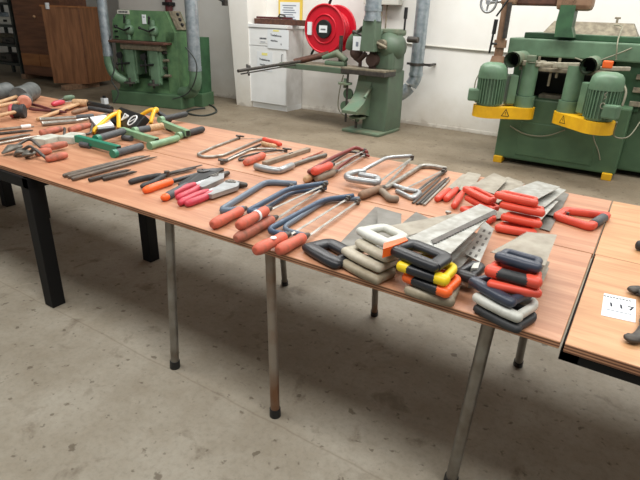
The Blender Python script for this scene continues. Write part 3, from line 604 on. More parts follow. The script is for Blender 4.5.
for px, red in (((512, 60), 0), ((588, 66), 1)):
    c = atY(*px, 5.85); o = W(t); L = .5
    o.tube([c, c+V((0, L, 0))], .078, 22, cap=False); o.tube([c+V((0, .0, 0)), c+V((0, .03, 0))], .084, 22, cap=False)
    o.tube([c+V((0, L, 0)), c], .066, 22, cap=False); o.build('suction_stub', 'green_grey', t)
    o = W(t); o.cyl(c+V((0, .25, 0)), c+V((0, .26, 0)), .07, 20); o.build('stub_shade', 'dark', t)  # disc closing the pipe, with the shade inside it put into the colour
    cr = c+V((.16, .1, .02)) if red else c+V((.17, .12, .02))
    W(t).box(cr, (.09, .06, .07), 0, .012).build('switch_block' if red else 'guide_block', 'orange' if red else 'green_grey', t)
for (p, q, th) in (((523, 66), (545, 62), .05), ((534, 72), (556, 64), .045), ((553, 74), (580, 66), .05), ((530, 62), (575, 66), .03), ((600, 72), (628, 74), .04)):
    a, b = atY(*p, 6.0), atY(*q, 6.25); a.z = b.z = 1.13+.012*random.random()
    d = b-a; W(t).box((a+b)/2, (d.length, th, th), heading(a, b), .008).build('clamp_bar', 'dust_l', t)
for p in ((536, 76), (556, 78), (548, 86)):
    a = atY(*p, 6.1); W(t).cyl(a, a+V((0, 0, .2)), .014, 8).build('clamp_screw', 'dust', t)
W(t).bx(-1.3, -.5, 6.05, 6.4, 1.06, 1.1, .01).build('clamp_table', 'dust', t)
def wire_(P, r): W(t).tube(curve(P), r, 6).build('wire', 'rope', t)
wire_(([atY(575, 58, 6.33), atY(592, 62, 6.3), atY(612, 56, 6.3), atY(632, 48, 6.34)]), .007)
wire_(([atY(616, 60, 6.3), atY(618, 40, 6.34), atY(622, 27, 6.8), atY(614, 25, 6.95)]), .007)
wire_(([atY(617, 122, 5.9), atY(614, 136, 6.1), atY(628, 137, 6.15), atY(640, 122, 6.3)]), .007)
wire_(([atY(592, 128, 6.1), atY(594, 140, 6.15), atY(598, 150, 6.17), atY(600, 160, 6.18)]), .007)
wire_(([atY(510, 126, 6.17), atY(525, 134, 6.16), atY(545, 136, 6.15), atY(565, 130, 6.15)]), .007)
wire_(([atY(622, 82, 5.95), atY(626, 92, 5.9), atY(622, 106, 5.85)]), .012); wire_(([atY(483, 68, 5.95), atY(476, 80, 5.9), atY(474, 92, 5.85)]), .007);

# ------------------------------------------------------------------ the tables
X0 = -5.3; XR = -.044; YF, YM, YB = 1.297, 1.974, 2.712
def sheet(nm, x0, x1, y0, y1, th, face, par):
    o = MB(ROOTM[par].inverted()); o.box(((x0+x1)/2, (y0+y1)/2, TOP-th/2), (x1-x0, y1-y0, th), None, .0015, seg=1)
    vs = o.v; me_o = o
    ob = me_o.build(nm, [face, 'ply_edge'], par)
    for p in ob.data.polygons:
        if abs(p.normal.z) < .9: p.material_index = 1
    return ob
def plane_table(nm, label, x0, x1, y0, y1, th, face): 
    t = thing(nm, label, 'table', ((x0+x1)/2, (y0+y1)/2, 0)); sheet('table_top', x0, x1, y0, y1, th, face, t); return t
TF = plane_table('plywood_table', 'long plywood table on thin steel tube legs, front row, carrying the saws', X0, XR-.006, YF, YM-.003, .022, 'ply')
TBK = plane_table('plywood_table', 'long plywood table behind the seam, back row, under the tan and grey hacksaws', X0, XR-.003, YM+.003, YB, .022, 'ply')
TR = plane_table('plywood_board', 'yellower plywood board at right with the numbered paper lying on it', XR+.005, 2.6, YF, YM+.002, .026, 'ply2')
TRB = plane_table('plywood_board', 'plain yellower plywood board at right, behind the one with the numbered paper', XR+.002, 2.6, YM+.004, YB, .026, 'ply2')
H = TOP-.022
def leg(par, foot, top, m_, r=.019):
    foot, top = V(foot), V(top); L = W(par).tube([foot+(top-foot)*.03, top], r, 16).build('leg', m_, par)
    W(par).tube([foot, foot+(top-foot)*.05], [r*1.25, r*1.2], 16).build('rubber_foot', 'black', L)
leg(TF, (-1.572, 1.306, 0), (-1.553, 1.335, H), 'pipe'); leg(TF, (-1.0, 1.32, 0), (-1.034, 1.335, H), 'pipe_r'); leg(TF, (-.28, 1.405, 0), (-.243, 1.345, H), 'pipe', .0205)
leg(TF, (-1.63, 2.25, 0), (-1.455, 1.94, H), 'pipe', .017); leg(TF, (-1.02, 2.26, 0), (-.9, 1.94, H), 'pipe_r', .017); leg(TF, (-.24, 2.26, 0), (-.215, 1.94, H), 'pipe', .018)
for y in (1.36, 1.93): W(TF).bx(-1.7, -.1, y-.02, y+.04, H-.03, H, .003).build('under_rail', 'bench', TF) if y > 1.5 else None
for x in (-4.9, -3.3, -1.6, -.3): leg(TBK, (x, 2.68, 0), (x, 2.66, H), 'pipe', .017)
W(TBK).bx(-5.1, -.06, 1.978, 2.03, H-.03, H, .003).build('under_rail', 'bench', TBK)
def bench(label, x0, x1, y0, y1, legs, th, lw=.075, rh=.055):
    t = thing('steel_bench', label, 'bench', ((x0+x1)/2, (y0+y1)/2, 0)); z = TOP-th
    for (a, b, c, d) in ((x0, x1, y0, y0+.05), (x0, x1, y1-.05, y1), (x0, x0+.05, y0, y1), (x1-.05, x1, y0, y1)): W(t).bx(a, b, c, d, z-rh, z-.0005, .003).build('rail', 'bench', t)
    for lx, ly in legs: W(t).bx(lx-lw/2, lx+lw/2, ly-lw/2, ly+lw/2, 0, z-rh+.004, .004).build('leg', 'bench', t)
    return t
bench('black steel bench under the left part of the front plywood table', -3.82, -2.49, 1.28, 2.05, ((-2.53, 1.32), (-2.55, 2.01), (-3.78, 2.01), (-3.78, 1.32)), .022)
bench('black steel bench at the far left edge, only a rear leg showing', -5.3, -4.23, 1.31, 2.05, ((-4.27, 2.01), (-5.25, 2.01), (-5.25, 1.35), (-4.27, 1.35)), .022)
bench('black steel bench frame under the yellower board at the right edge', -.046, 2.55, 1.303, 2.65, ((.42, 1.36), (2.5, 1.36), (.42, 2.6), (2.5, 2.6)), .026, .075, .03)
# ------------------------------------------------------------------ hand tools
def ring_handle(root, w, d, rw, rh, z, m_grip, m_bow, lean=.012, name='handle', bow=.62):
    """closed saw grip: bar along x at y=0, two slimmer arms and a front bar at y=d"""
    fl = rh/rw; e = w/2-rw*.75; q = rw*bow
    arm = fillet([(e, 0, z), (e-lean*.5, d, z), (-e+lean, d, z), (-e, 0, z)], d*.25, 4)
    o = B(); o.tube([(-w/2+rw*.5, 0, z), (-w*.2, -.003, z), (w*.2, -.003, z), (w/2-rw*.5, 0, z)], [rw*.94, rw, rw, rw*.94], 16, False, fl, round_cap=.7, sq=.8)
    k = o if m_grip == m_bow else B()
    if m_grip != m_bow:
        for x in (-1, 1): k.tube([(x*(w/2-rw*1.9), 0, z), (x*(w/2-rw*.45), 0, z)], rw*1.1, 14, False, fl, round_cap=.6, sq=.85)
    k.tube(arm, q, 12, False, rh/q*.86, sq=.7)
    if k is not o: k.build('handle_bow', m_bow, root)
    return o.build(name, m_grip, root)
def toothed(P, e, pitch=.012, depth=.005):
    """blade polygon with teeth cut along edge e -> e+1"""
    P = [V(p) for p in P]; n = len(P); a, b = P[e], P[(e+1) % n]; c = sum(P, V())/n
    k = max(2, int((b-a).length/pitch)); t = (b-a).normalized(); nrm = V((-t.y, t.x, 0))
    if (c-a).dot(nrm) < 0: nrm = -nrm
    mid = []
    for i in range(k):
        mid.append(a+(b-a)*(i/k)); mid.append(a+(b-a)*((i+.65)/k)+nrm*depth)
    return P[:e]+mid+P[e+1:]
def saw(label, L, R, h, d=.085, rw=.017, rh=.014, grip='blk_plastic', bow=None, blade=None, auto=None, teeth=None, bm='blade', bh=None, group=None, lean=.012, rivets=2, stock=None, cat='saw', name='handsaw', bow_r=.62):
    """L, R: ends of the grip on the photo; h: height of the handle's middle above the table"""
    A, Bq = tb(L, h), tb(R, h); w = (Bq-A).length; a = heading(A, Bq)
    c = (A+Bq)/2
    t = thing(name, label, cat, (c.x, c.y, TOP+h-rh), a, group)
    ring_handle(t, w-rw*.6, d, rw, rh, rh, grip, bow or grip, lean, 'handle', bow_r)
    z = TOP+(h if bh is None else bh)
    if blade: P = [tb(p, z-TOP) for p in blade]
    else:
        ln, off, w0, w1 = auto       # length, sideways drift, widths at heel and toe
        m_ = ROOTM[t]; P = [m_ @ V(p) for p in ((-w0/2, d-.005, 0), (w0/2, d-.005, 0), (off+w1/2, d+ln, 0), (off-w1/2, d+ln-.02, 0))]
        for p in P: p.z = z
    Q = toothed(P, teeth) if teeth is not None else P
    b = W(t).slab([p+V((0, 0, .001)) for p in Q], .002).build('blade', bm, t)
    hb = B()
    
    if stock: hb.build('blade_stock', stock, t)
    for k in range(rivets):
        x = -w*.16+w*.3*k; B().cyl((x, d, rh*1.5), (x, d, rh*1.72), .006, 10).build('rivet', 'steel', t)
    return t

# -- back stack of handsaws (left to right): ivory stack
zt = [.016, .046, .076, .106]
saw('soiled ivory handsaw at the bottom of the ivory-handled stack', (341, 261), (381, 282), zt[0], .085, .0175, .0145, 'beige', None, [(366, 263), (388, 276), (438, 225), (415, 214)], None, None, 'blade_d', .006, 'ivory-handled saws in one stack', bow_r=.85)
saw('ivory handsaw second from the bottom of its stack', (343, 249), (384, 270), zt[1], .08, .021, .0145, 'ivory', None, [(370, 250), (398, 262), (436, 222), (416, 212)], None, None, 'blade_d', .03, 'ivory-handled saws in one stack', bow_r=.85)
saw('ivory handsaw third from the bottom of its stack', (357, 241), (391, 260), zt[2], .08, .021, .0145, 'ivory', None, [(378, 234), (402, 246), (401, 214), (377, 207)], None, None, 'blade_d', .05, 'ivory-handled saws in one stack', bow_r=.85)
saw('ivory handsaw on top of the ivory-handled stack', (358, 229), (392, 246), zt[3], .085, .022, .0145, 'white_pl', None, None, (.34, .03, .1, .07), None, 'blade_o', None, 'ivory-handled saws in one stack', bow_r=.85)
saw('black-handled handsaw with a grey blade lying alone left of the ivory stack', (305, 245), (342, 266), .017, .085, .028, .0165, 'blk_plastic', None, [(336, 247), (357, 256), (402, 214), (375, 207)], None, None, 'blade_d', .012, None, .006, bow_r=.95)
# -- black and orange stack in the middle
saw('beige-handled handsaw at the bottom of the black, yellow and orange stack', (404, 288), (456, 303), .018, .1, .019, .016, 'beige', None, [(424, 278), (452, 288), (480, 250), (462, 244)], None, None, 'blade_o')
saw('black handsaw with orange handle ends, second from the bottom under the yellow-trimmed one', (403, 275), (452, 294), .05, .095, .019, .015, 'blk_plastic', 'orange', [(424, 266), (454, 276), (480, 244), (464, 238)], None, None, 'blade')
saw('black handsaw with yellow handle ends, directly under the top saw of its stack', (397, 264), (450, 282), .082, .095, .019, .015, 'blk_plastic', 'yellow', [(420, 258), (452, 264), (478, 234), (463, 228)], None, 1, 'blade', .09)
TS = saw('large bright handsaw with black slotted handle and orange corner, on top of its stack', (386, 246), (440, 269), .114, .08, .021, .0155, 'blk_plastic', None, [(408, 238), (446, 259), (497, 211), (480, 204)], None, 1, 'blade', .122, None, .02, bow_r=1.05)
o = W(TS); P0 = [tb(p, .131) for p in ((384, 243), (383, 249), (393, 246), (408, 240), (405, 237))]; o.slab(P0, .03); o.build('handle_corner', 'orange', TS)
tbl = thing('bare_saw', 'loose narrow toothed saw blade lying across the large bright handsaw', 'blade', tb((462, 228), .1255), 0)
Q = toothed([tb(p, .1262) for p in ((431, 240), (434, 244.5), (497, 214), (495, 209.5))], 1, .016, .007); W(tbl).slab(Q, .0016).build('blade', 'steel_dk', tbl)
DS = saw('black-handled saw with a slotted blade, half hidden right of the yellow-trimmed handle', (452, 271), (478, 280), .05, .09, .02, .016, 'blk_plastic', None, [(465, 254), (480, 262), (494, 229), (484, 221)], None, None, 'blade', .062, None, .01)
for k in range(5):
    for j in range(2):
        a = tb((470.5+3.4*k+j*5.5, 253.5-5.7*k+j*2.4), .0632); W(DS).box(a, (.008, .024, .0008), .1).build('blade_slot', 'steel_dk', DS)
lb = thing('plastic_clip', 'small off-white plastic clip beside the slotted saw', 'clip', tb((476, 271), .0))
W(lb).slab([tb(p, .07) for p in ((471, 268), (474, 263), (480, 262), (478, 268))], .07).build('body', 'white_pl', lb)
# -- right stack
saw('black-handled handsaw at the very bottom of the right-hand stack of six', (474, 306), (522, 331), .014, .1, .017, .013, 'black_rub', None, [(490, 296), (530, 312), (549, 268), (520, 258)], None, None, 'blade_o', None, 'six mixed handsaws stacked at right', .004)
saw('handsaw with a white closed handle, second from the bottom of the right-hand stack', (473, 295), (523, 320), .043, .11, .018, .0145, 'white_pl', None, [(496, 288), (532, 302), (550, 262), (522, 254)], None, None, 'blade_o', None, 'six mixed handsaws stacked at right', .01)
saw('navy-handled handsaw between the white and the red handles in the right-hand stack', (470, 279), (516, 305), .074, .1, .0185, .015, 'navy', None, [(492, 272), (526, 286), (550, 250), (522, 243)], None, None, 'blade_o', None, 'six mixed handsaws stacked at right', .01)
saw('handsaw with an all-red handle under the black and red one in the right-hand stack', (486, 283), (543, 294), .092, .055, .016, .013, 'red_pl', None, [(494, 268), (540, 276), (553, 244), (524, 240)], None, None, 'blade_o', None, 'six mixed handsaws stacked at right', .006)
saw('handsaw with black grip and red handle ends, second from the top of the right-hand stack', (484, 269), (543, 284), .121, .055, .0185, .015, 'black_rub', 'red_pl', [(494, 256), (540, 268), (554, 240), (525, 236)], None, None, 'blade_o', None, 'six mixed handsaws stacked at right', .004)
saw('navy-handled handsaw with a tan-grey blade on top of the right-hand stack', (494, 255), (543, 269), .151, .042, .0185, .015, 'navy', None, [(490, 252), (545, 266), (557, 235), (526, 232)], None, 3, 'blade_o', .152, 'six mixed handsaws stacked at right', .004)
# -- red tube handles at the back right
for i, (L, R, h, lab, bl) in enumerate((
    ((494, 227), (538, 234), .018, 'red-handled saw at the bottom of the four red handles', [(505, 216), (536, 222), (556, 234), (545, 226)]),
    ((500, 216), (543, 225), .05, 'red-handled saw second from the bottom of the four red handles', None),
    ((499, 204), (546, 214), .083, 'red-handled saw third from the bottom of the four red handles', [(512, 200), (545, 207), (566, 190), (548, 185)]),
    ((494, 194), (539, 204), .115, 'red-handled saw on top of the four red handles', [(503, 193), (538, 199), (560, 187), (537, 181)]))):
    saw(lab, L, R, h, .042, .0185, .0155, 'red_pl', None, bl if bl and i > 1 else None, (.34, .05, .12, .07), None, 'blade', [.02, .04, .05, .07][i], 'four red-handled saws stacked at the back right', .008, 0, bow_r=.5)
for i, (L, R, h, lab, bl) in enumerate((
    ((461, 208), (492, 222), .016, 'red-handled saw at the bottom of the three crossed red handles', None),
    ((466, 197), (494, 211), .046, 'middle saw of the three crossed red handles', [(474, 192), (498, 203), (525, 184), (508, 177)]),
    ((464, 188), (491, 202), .077, 'top saw of the three crossed red handles left of the four stacked ones', [(470, 186), (494, 194), (508, 179), (494, 173)]))):
    saw(lab, L, R, h, .04, .0175, .0145, 'red_pl', None, bl, (.3, .04, .12, .07), None, 'blade_o', [.01, .03, .05][i], 'three crossed red-handled saws', .008, 0, bow_r=.5)
for i, (A_, B_, lab) in enumerate((((437, 199), (449, 190), 'leftmost'), ((446, 199), (457, 189), 'middle'), ((454, 206), (463, 192), 'rightmost'))):
    A, Bq = tb(A_, .016), tb(B_, .016)
    t = thing('back_saw', lab + ' of the three small saws with straight red handles and grey plates', 'saw', A-V((0, 0, .016)), heading(A, Bq), 'small saws with straight red handles')
    L = (Bq-A).length
    B().tube([(0, 0, .016), (L*.3, 0, .016), (L*.6, 0, .016), (L, 0, .016)], [.014, .0165, .0165, .012], 14, round_cap=.5).build('handle', 'red_pl', t)
    B().lathe((L, 0, .016), (L+.03, 0, .014), [(0, .009), (1, .006)], 10).build('ferrule', 'steel', t)
    s_ = B(); s_.slab([(L+.01, -.035, .014+.004*i), (L+.33, -.035, .014+.004*i), (L+.33, .035, .014+.004*i), (L+.01, .02, .014+.004*i)], .0016); s_.build('blade', 'blade_o', t)
# bent-topped blade beside the red stack
t = thing('bare_saw', 'wide loose grey blade with a bright edge behind the four red handles', 'blade', tb((548, 205)), 0)
W(t).slab([tb((540, 228), .006), tb((550, 231), .006), tb((569, 194), .006), (tb((557, 189), .006))], .002).build('blade', 'blade_d', t)
t = thing('bare_saw', 'pale grey blade lying at the far edge between the two red stacks', 'blade', tb((505, 180)), 0)
W(t).slab([tb(p, .004) for p in ((484, 186), (497, 191), (523, 182), (507, 177))], .002).build('blade', 'blade_o', t)
# red saw handle with grey grip
A, Bq, C2, D2 = tb((556, 220), .0), tb((588, 232), .0), tb((606, 219), .0), tb((566, 214), .0)
t = thing('pad_saw', 'single red saw handle with dark grey grip lying right of the red stack', 'saw', A, heading(A, Bq))
o = W(t); up_ = V((0, 0, .016)); o.tube(fillet([A+up_, Bq+up_+V((0, .02, 0)), C2+up_, D2+up_], .014, 4, True), .018, 12, True, .9, sq=.7); o.build('handle', 'red_pl', t)
o = W(t); G0 = Bq+up_+V((0, .02, 0)); o.tube([G0+(C2+up_-G0)*.2, G0+(C2+up_-G0)*.78], .0205, 14, False, 1.0, round_cap=.2); o.build('grip', 'grey_rub', t)
for k in (.12, .3): q = A+(D2-A)*.5+(Bq-A)*k*.6; W(t).cyl(q+V((0, 0, .01)), q+V((0, 0, .03)), .006, 8).build('screw', 'steel_dk', t)
W(t).slab([A+V((-.005, .0, .016)), D2+V((-.005, 0, .016)), D2+V((-.09, -.02, .016)), A+V((-.09, 0, .016))], .002).build('blade_stub', 'blade_d', t)

# -- frame hacksaws
HP = [(0, .010), (.02, .017), (.12, .0215), (.3, .022), (.5, .0195), (.7, .019), (.9, .021), (.97, .017), (1, .011)]
def hacksaw(label, A, Bp, tip, frame, h=.0, hm='redbrown', fm='blue', r=.0085, group=None, ferrule='steel_dk', blade=True, patch=None, hr=1.0, name='hacksaw', closed_handle=None):
    zc = h+.0225*hr
    A, Bq, T_ = tb(A, zc), tb(Bp, zc), tb(tip, h+.016)
    t = thing(name, label, 'saw', (A.x, A.y, TOP+h), heading(A, Bq), group)
    H_ = W(t).lathe(A, Bq, [(x, q*hr) for x, q in HP], 18).build('handle', hm, t)
    if ferrule: d = (Bq-A).normalized(); W(t).lathe(Bq-d*.004, Bq+d*.03, [(0, .014*hr), (.6, .012*hr), (1, .008)], 12).build('ferrule', ferrule, t)
    if patch is not None:
        p = A+(Bq-A)*patch; d = (Bq-A).normalized(); n = V((-d.y, d.x, 0)); k = W(t)
        k.tube([p-d*.006+V((0, 0, .0)), p+d*.006], [.0222*hr]*2, 18) if patch > .6 else k.ball(p+V((0, 0, .0195*hr))-n*.006, (.012, .012, .004), 12, 6)
        k.build('handle_label', 'white', H_)
    P = [tb(p, h+.014) for p in frame]; d = (Bq-A).normalized()
    P = [Bq+d*.012]+P if frame else []
    if P: W(t).tube(fillet(P, .05, 5), r, 8, False, 1.25, round_cap=.4).build('frame', fm, t)
    if blade:
        n = (T_-Bq).normalized(); s_ = V((-n.y, n.x, 0))*.0065; b0 = Bq+d*.02; b0.z = TOP+h+.016
        W(t).slab(toothed([b0-s_, T_-s_, T_+s_, b0+s_], 0, .006, .0015), .0012).build('blade', 'steel', t)
        W(t).lathe(T_-n*.01, T_+n*.03, [(0, .009), (1, .007)], 8).build('blade_pin', 'steel_dk', t)
        W(t).cyl(T_+n*.012-V((0, 0, .012)), T_+n*.012+V((0, 0, .012)), .009, 8).build('wing_nut', 'steel_dk', t)
    return t
hg = 'blue-framed hacksaws with red-brown handles'
hacksaw('blue-grey hacksaw lying leftmost of the blue-framed ones, next to the pink riveters', (212, 225), (242, 210), (290, 187), [(218, 212), (266, 182), (296, 184)], 0, 'redbrown', 'blue', .0125, hg)
hacksaw('blue-framed hacksaw lying under the one with the white-banded handle', (236, 239), (273, 219), (322, 189), [(252, 217), (292, 192), (326, 188)], 0, 'redbrown2', 'blue_d', .009, hg)
hacksaw('blue-framed hacksaw with white-banded red handle, on top of another', (238, 226), (267, 210), (324, 185), [(245, 213), (288, 189), (327, 183)], .04, 'redbrown', 'blue_d', .0105, hg, patch=.62)
hacksaw('blue-framed hacksaw with brighter red handle and white dot, beside the lone black saw', (255, 251), (285, 236), (347, 199), [(266, 231), (323, 200), (353, 196)], 0.012, 'redbrown', 'blue_d', .0105, hg, patch=.55)
hacksaw('rightmost blue-framed hacksaw, with plain pale red handle', (278, 251), (304, 237), (357, 202), [(281, 229), (328, 199), (359, 199)], 0, 'redbrown', 'blue', .0095, hg)
# red-framed group
hacksaw('hacksaw with red frame and bright orange-red handle at the back centre', (313, 172), (331, 165), (364, 151), [(306, 173), (334, 157), (356, 147), (367, 152)], .036, 'red_pl', 'red_fr', .009, 'hacksaws in the red-framed heap')
hacksaw('tan wooden-handled hacksaw under the red-framed one, its handle showing in front', (305, 180), (318, 173), (360, 153), [(320, 169), (350, 151), (366, 155)], 0, 'wood', 'steel_dk', .006, 'hacksaws in the red-framed heap', hr=.85)
hacksaw('hacksaw with greyed wooden handle, lowest and nearest of the red-framed heap', (316, 179), (334, 172), (366, 154), [(338, 168), (360, 152), (369, 156)], 0, 'wood_grey', 'red_fr', .006, 'hacksaws in the red-framed heap', hr=.9)
# grey tubular group
def grip_saw(label, h, grip, bar, tip, handle_m, frame_m, r=.0115, group=None, rg=.017, base=None):
    """saw with a pistol or closed metal grip (list of points) and tubular frame"""
    P = [tb(p, h+rg) for p in grip]; A = P[0]
    t = thing('hacksaw', label, 'saw', (A.x, A.y, TOP+h), heading(P[0], P[-1]), group)
    W(t).tube(fillet(P, .03, 4), rg, 12, False, 1.0, round_cap=.6).build('handle', handle_m, t)
    Q = [tb(p, h+.014) for p in bar]; W(t).tube(fillet(Q, .06, 5), r, 10, False, 1.1, round_cap=.4).build('frame', frame_m, t)
    if base:
        b0, b1 = tb(base, h+.016), tb(tip, h+.016); n = (b1-b0).normalized(); s_ = V((-n.y, n.x, 0))*.0065
        W(t).slab(toothed([b0-s_, b1-s_, b1+s_, b0+s_], 0, .006, .0015), .0012).build('blade', 'steel', t)
        W(t).cyl(b1-V((0, 0, .012)), b1+V((0, 0, .014)), .01, 8).build('wing_nut', 'steel_dk', t)
    return t
gg = 'grey tubular hacksaws at the back'
hacksaw('hacksaw with grimy wooden handle under the bright closed aluminium grip', (360, 196), (381, 188), (412, 158), [], 0, 'wood_dk', 'steel_dk', .006, gg, hr=.95)
grip_saw('tubular hacksaw with a bright closed aluminium grip, left of the pistol-gripped one', .03, [(364, 171.5), (352, 173), (346, 176), (349, 179), (378, 183), (378, 178), (360, 175)], [(360, 172), (386, 158), (398, 157), (411, 156)], (412, 158), 'alu', 'alu', .0105, gg, .0165, (380, 181))
grip_saw('tubular hacksaw with a worn brown pistol grip, in front of the chrome one', .0, [(378, 190), (383, 192), (390, 199), (397, 199)], [(378, 190), (388, 187), (421, 166), (432, 166), (446, 169)], (444, 170), 'wood_grey', 'steel', .012, gg, .0165, (402, 190))
grip_saw('hacksaw with chromed loop grip lying beside the long thin rods', .0, [(393, 185), (408, 190), (421, 192), (413, 199), (397, 191)], [(415, 193), (432, 180), (446, 171)], (443, 172), 'alu', 'steel_dk', .007, gg, .0115, (412, 196))
for i, (a, b) in enumerate((((413, 203), (441, 178)), ((417, 204), (446, 178)), ((421, 204), (449, 177)), ((424, 205), (450, 179.5)))):
    A, Bq = tb(a, .005), tb(b, .005)
    t = thing('file', ['leftmost', 'second from the left', 'third from the left', 'rightmost'][i] + ' of the four long thin grey rods beside the chrome-gripped hacksaw', 'file', A-V((0, 0, .005)), heading(A, Bq), 'thin rods by the hacksaws')
    L = (Bq-A).length; B().tube([(0, 0, .005), (L*.85, 0, .005), (L, 0, .005)], [.007, .006, .003], 8, flat=.7).build('shank', ['steel_dk', 'iron', 'steel_dk', 'steel'][i], t)
# fret and coping saws at the back left
def wire(label, P, r, m_, handle=None, hm=None, blade=None, group=None, hr=.75, name='coping_saw'):
    Q = [tb(p, .008) for p in P]
    t = thing(name, label, 'saw', Q[0]-V((0, 0, .008)), heading(Q[0], Q[1]), group)
    W(t).tube(fillet(Q, .05, 5), r, 8, False, 1.2, round_cap=.4).build('frame', m_, t)
    if handle: W(t).lathe(tb(handle[0], .018), tb(handle[1], .018), [(x, q*hr) for x, q in HP], 16).build('handle', hm, t)
    if blade:
        b0, b1 = tb(blade[0], .009), tb(blade[1], .009); W(t).tube([b0, b1], .002, 6).build('blade', 'steel', t)
    k = W(t); k.cyl(Q[0]-V((0, 0, .006)), Q[0]+V((0, 0, .016)), .01, 8); k.tube([Q[0]+V((-.025, 0, .012)), Q[0]+V((.03, .015, .012))], .006, 8); k.build('clamp_nut', 'steel_dk', t)
    return t
cg = 'fret and coping saws at the back'
wire('deep-throated fret saw with bright wire frame and orange handle at the far edge', [(239, 138), (214, 147), (196, 155), (206, 157.5), (222, 156), (262, 139)], .0075, 'steel', ((281, 144.5), (263, 139)), 'red_pl', ((239, 138), (262, 139)), cg)
wire('coping saw with tan wooden handle lying against the orange-handled fret saw', [(222, 162), (242, 152), (264, 143)], .006, 'steel_dk', ((276, 147), (262, 143.5)), 'wood', None, cg)
wire('coping saw with stubby orange handle nearest the table seam', [(286, 151), (278, 150), (262, 152), (240, 157), (238, 161), (250, 158)], .005, 'steel_dk', ((245, 163), (264, 155)), 'redbrown', ((240, 160), (284, 152)), cg, 1.0)
wire('thin wire coping frame without a handle under the tan-handled one', [(222, 163), (252, 149), (276, 149)], .006, 'steel', None, None, None, cg)
t = grip_saw('junior hacksaw with short silver grip and grey bar, behind the leftmost blue one', .0, [(256, 166.5), (266, 169), (279, 171), (292, 165.5)], [(277, 171), (293, 165), (313, 158), (326, 155)], (326, 156), 'alu', 'blade_d', .011, None, .0185)
t = thing('wooden_stick', 'worn brown wooden bar with two dark holes lying behind the silver-gripped hacksaw', 'stick', tb((264, 166)), heading(tb((270, 166)), tb((312, 152))))
L = (tb((312, 152))-tb((264, 166))).length; B().box((L/2, 0, .012), (L, .032, .024), None, .005).build('bar', 'wood_grey', t)
for k in (.55, .6): B().cyl((L*k, 0, .02), (L*k, 0, .0255), .007, 8).build('hole', 'dark', t)
t = thing('pencil', 'thin orange-tipped tapering stick beside the grey hacksaw bar at the back', 'stick', tb((303, 161)), heading(tb((303, 161)), tb((323, 152))))
L = (tb((323, 152))-tb((303, 161))).length; B().tube([(0, 0, .008), (L, 0, .006)], [.008, .003], 8).build('shaft', 'redbrown2', t)

# -- pliers, snips, riveters
def plier(name, label, cat, handles, pivot, jaws, h=.014, grip=None, gm='black_rub', bm='iron', r=.011, gl=.6, group=None, jr=.011, extra=None):
    pv = tb(pivot, h); E = [tb(p, h) for p in handles]; J = [tb(p, h) for p in jaws]
    t = thing(name, label, cat, E[0]-V((0, 0, h)), heading(E[0], pv), group)
    for i, e in enumerate(E):
        n = V((-(pv-e).y, (pv-e).x, 0)).normalized()*(.012 if i == 0 else -.012)
        P = curve([e, e+(pv-e)*.35+n, e+(pv-e)*.75+n*.4, pv], 4)
        W(t).tube(P, [r*.75]*len(P), 10, round_cap=.5).build('handle', bm, t)
        if grip:
            k = int(len(P)*gl); g_ = grip if isinstance(grip, str) else grip[i]
            W(t).tube([p for p in P[:k+1]], [r*1.05]+[r*1.3]*(k-1)+[r*1.1], 12, round_cap=.6).build('grip', g_, t)
    for j in J:
        W(t).tube([pv, pv+(j-pv)*.5, j], [jr*1.4, jr*1.1, jr*.45], 8, flat=.7).build('jaw', bm, t)
    W(t).cyl(pv-V((0, 0, .012)), pv+V((0, 0, .015)), jr*1.5, 14).build('pivot', 'steel_dk', t)
    return t
plier('pliers', 'slim black-handled long-reach pliers left of the orange-gripped snips', 'pliers', [(130, 182), (142, 186.5)], (167, 174), [(202, 165), (196, 168)], .014, 'black_rub', bm='iron', gl=.75, r=.0105, jr=.009)
sn = plier('tin_snips', 'black tin snips with one orange grip and one grey orange-tipped grip beside the pink riveters', 'snips', [(145, 190.5), (166, 197)], (203, 173), [(223, 169), (221, 172)], .016, ['orange', 'grey_rub'], bm='blk_plastic', gl=.42, r=.0145, jr=.02)
W(sn).slab([tb(p, .026) for p in ((178, 183), (200, 171), (220, 167.5), (224, 169), (206, 178), (184, 187), (181, 186))], .022).build('blade_body', 'black', sn)
W(sn).ball(tb((165.5, 197.2), .016), (.018, .024, .017)).build('orange_tip', 'orange', sn)
ob = tb((165, 196), .016)
def riveter(label, hs, pv, nose, grp, plate):
    t = plier('riveter', label, 'riveter', hs, pv, [nose], .016, 'pink', bm='alu', gl=.5, r=.0125, group=grp, jr=.016)
    p0, p1 = tb(pv, .016), tb(nose, .016); W(t).tube([p0+(p1-p0)*.55, p1], [.0165, .012], 14, round_cap=.7).build('nose', 'steel_dk', t)
    q = tb(hs[0], .02); W(t).slab([tb(p, .03) for p in plate], .02).build('body_plate', 'alu', t)
    for k in range(3): c = p0+(p1-p0)*(.05+.18*k)+V((0, -.012, .012)); W(t).cyl(c, c+V((0, 0, .006)), .007, 10).build('rivet', 'steel', t)
riveter('pink-handled hand riveter lying behind the nearer one', [(171, 195), (178, 198)], (214, 178), (228, 173), 'pink riveters', [(196, 185), (203, 187), (224, 178), (224, 173), (214, 174.5)])
riveter('pink-handled hand riveter nearest the table edge, its nose by the blue hacksaw', [(180, 203), (187, 204)], (230, 184), (246, 185), 'pink riveters', [(204, 193.5), (212, 194.5), (238, 186), (240, 181), (229, 179)])
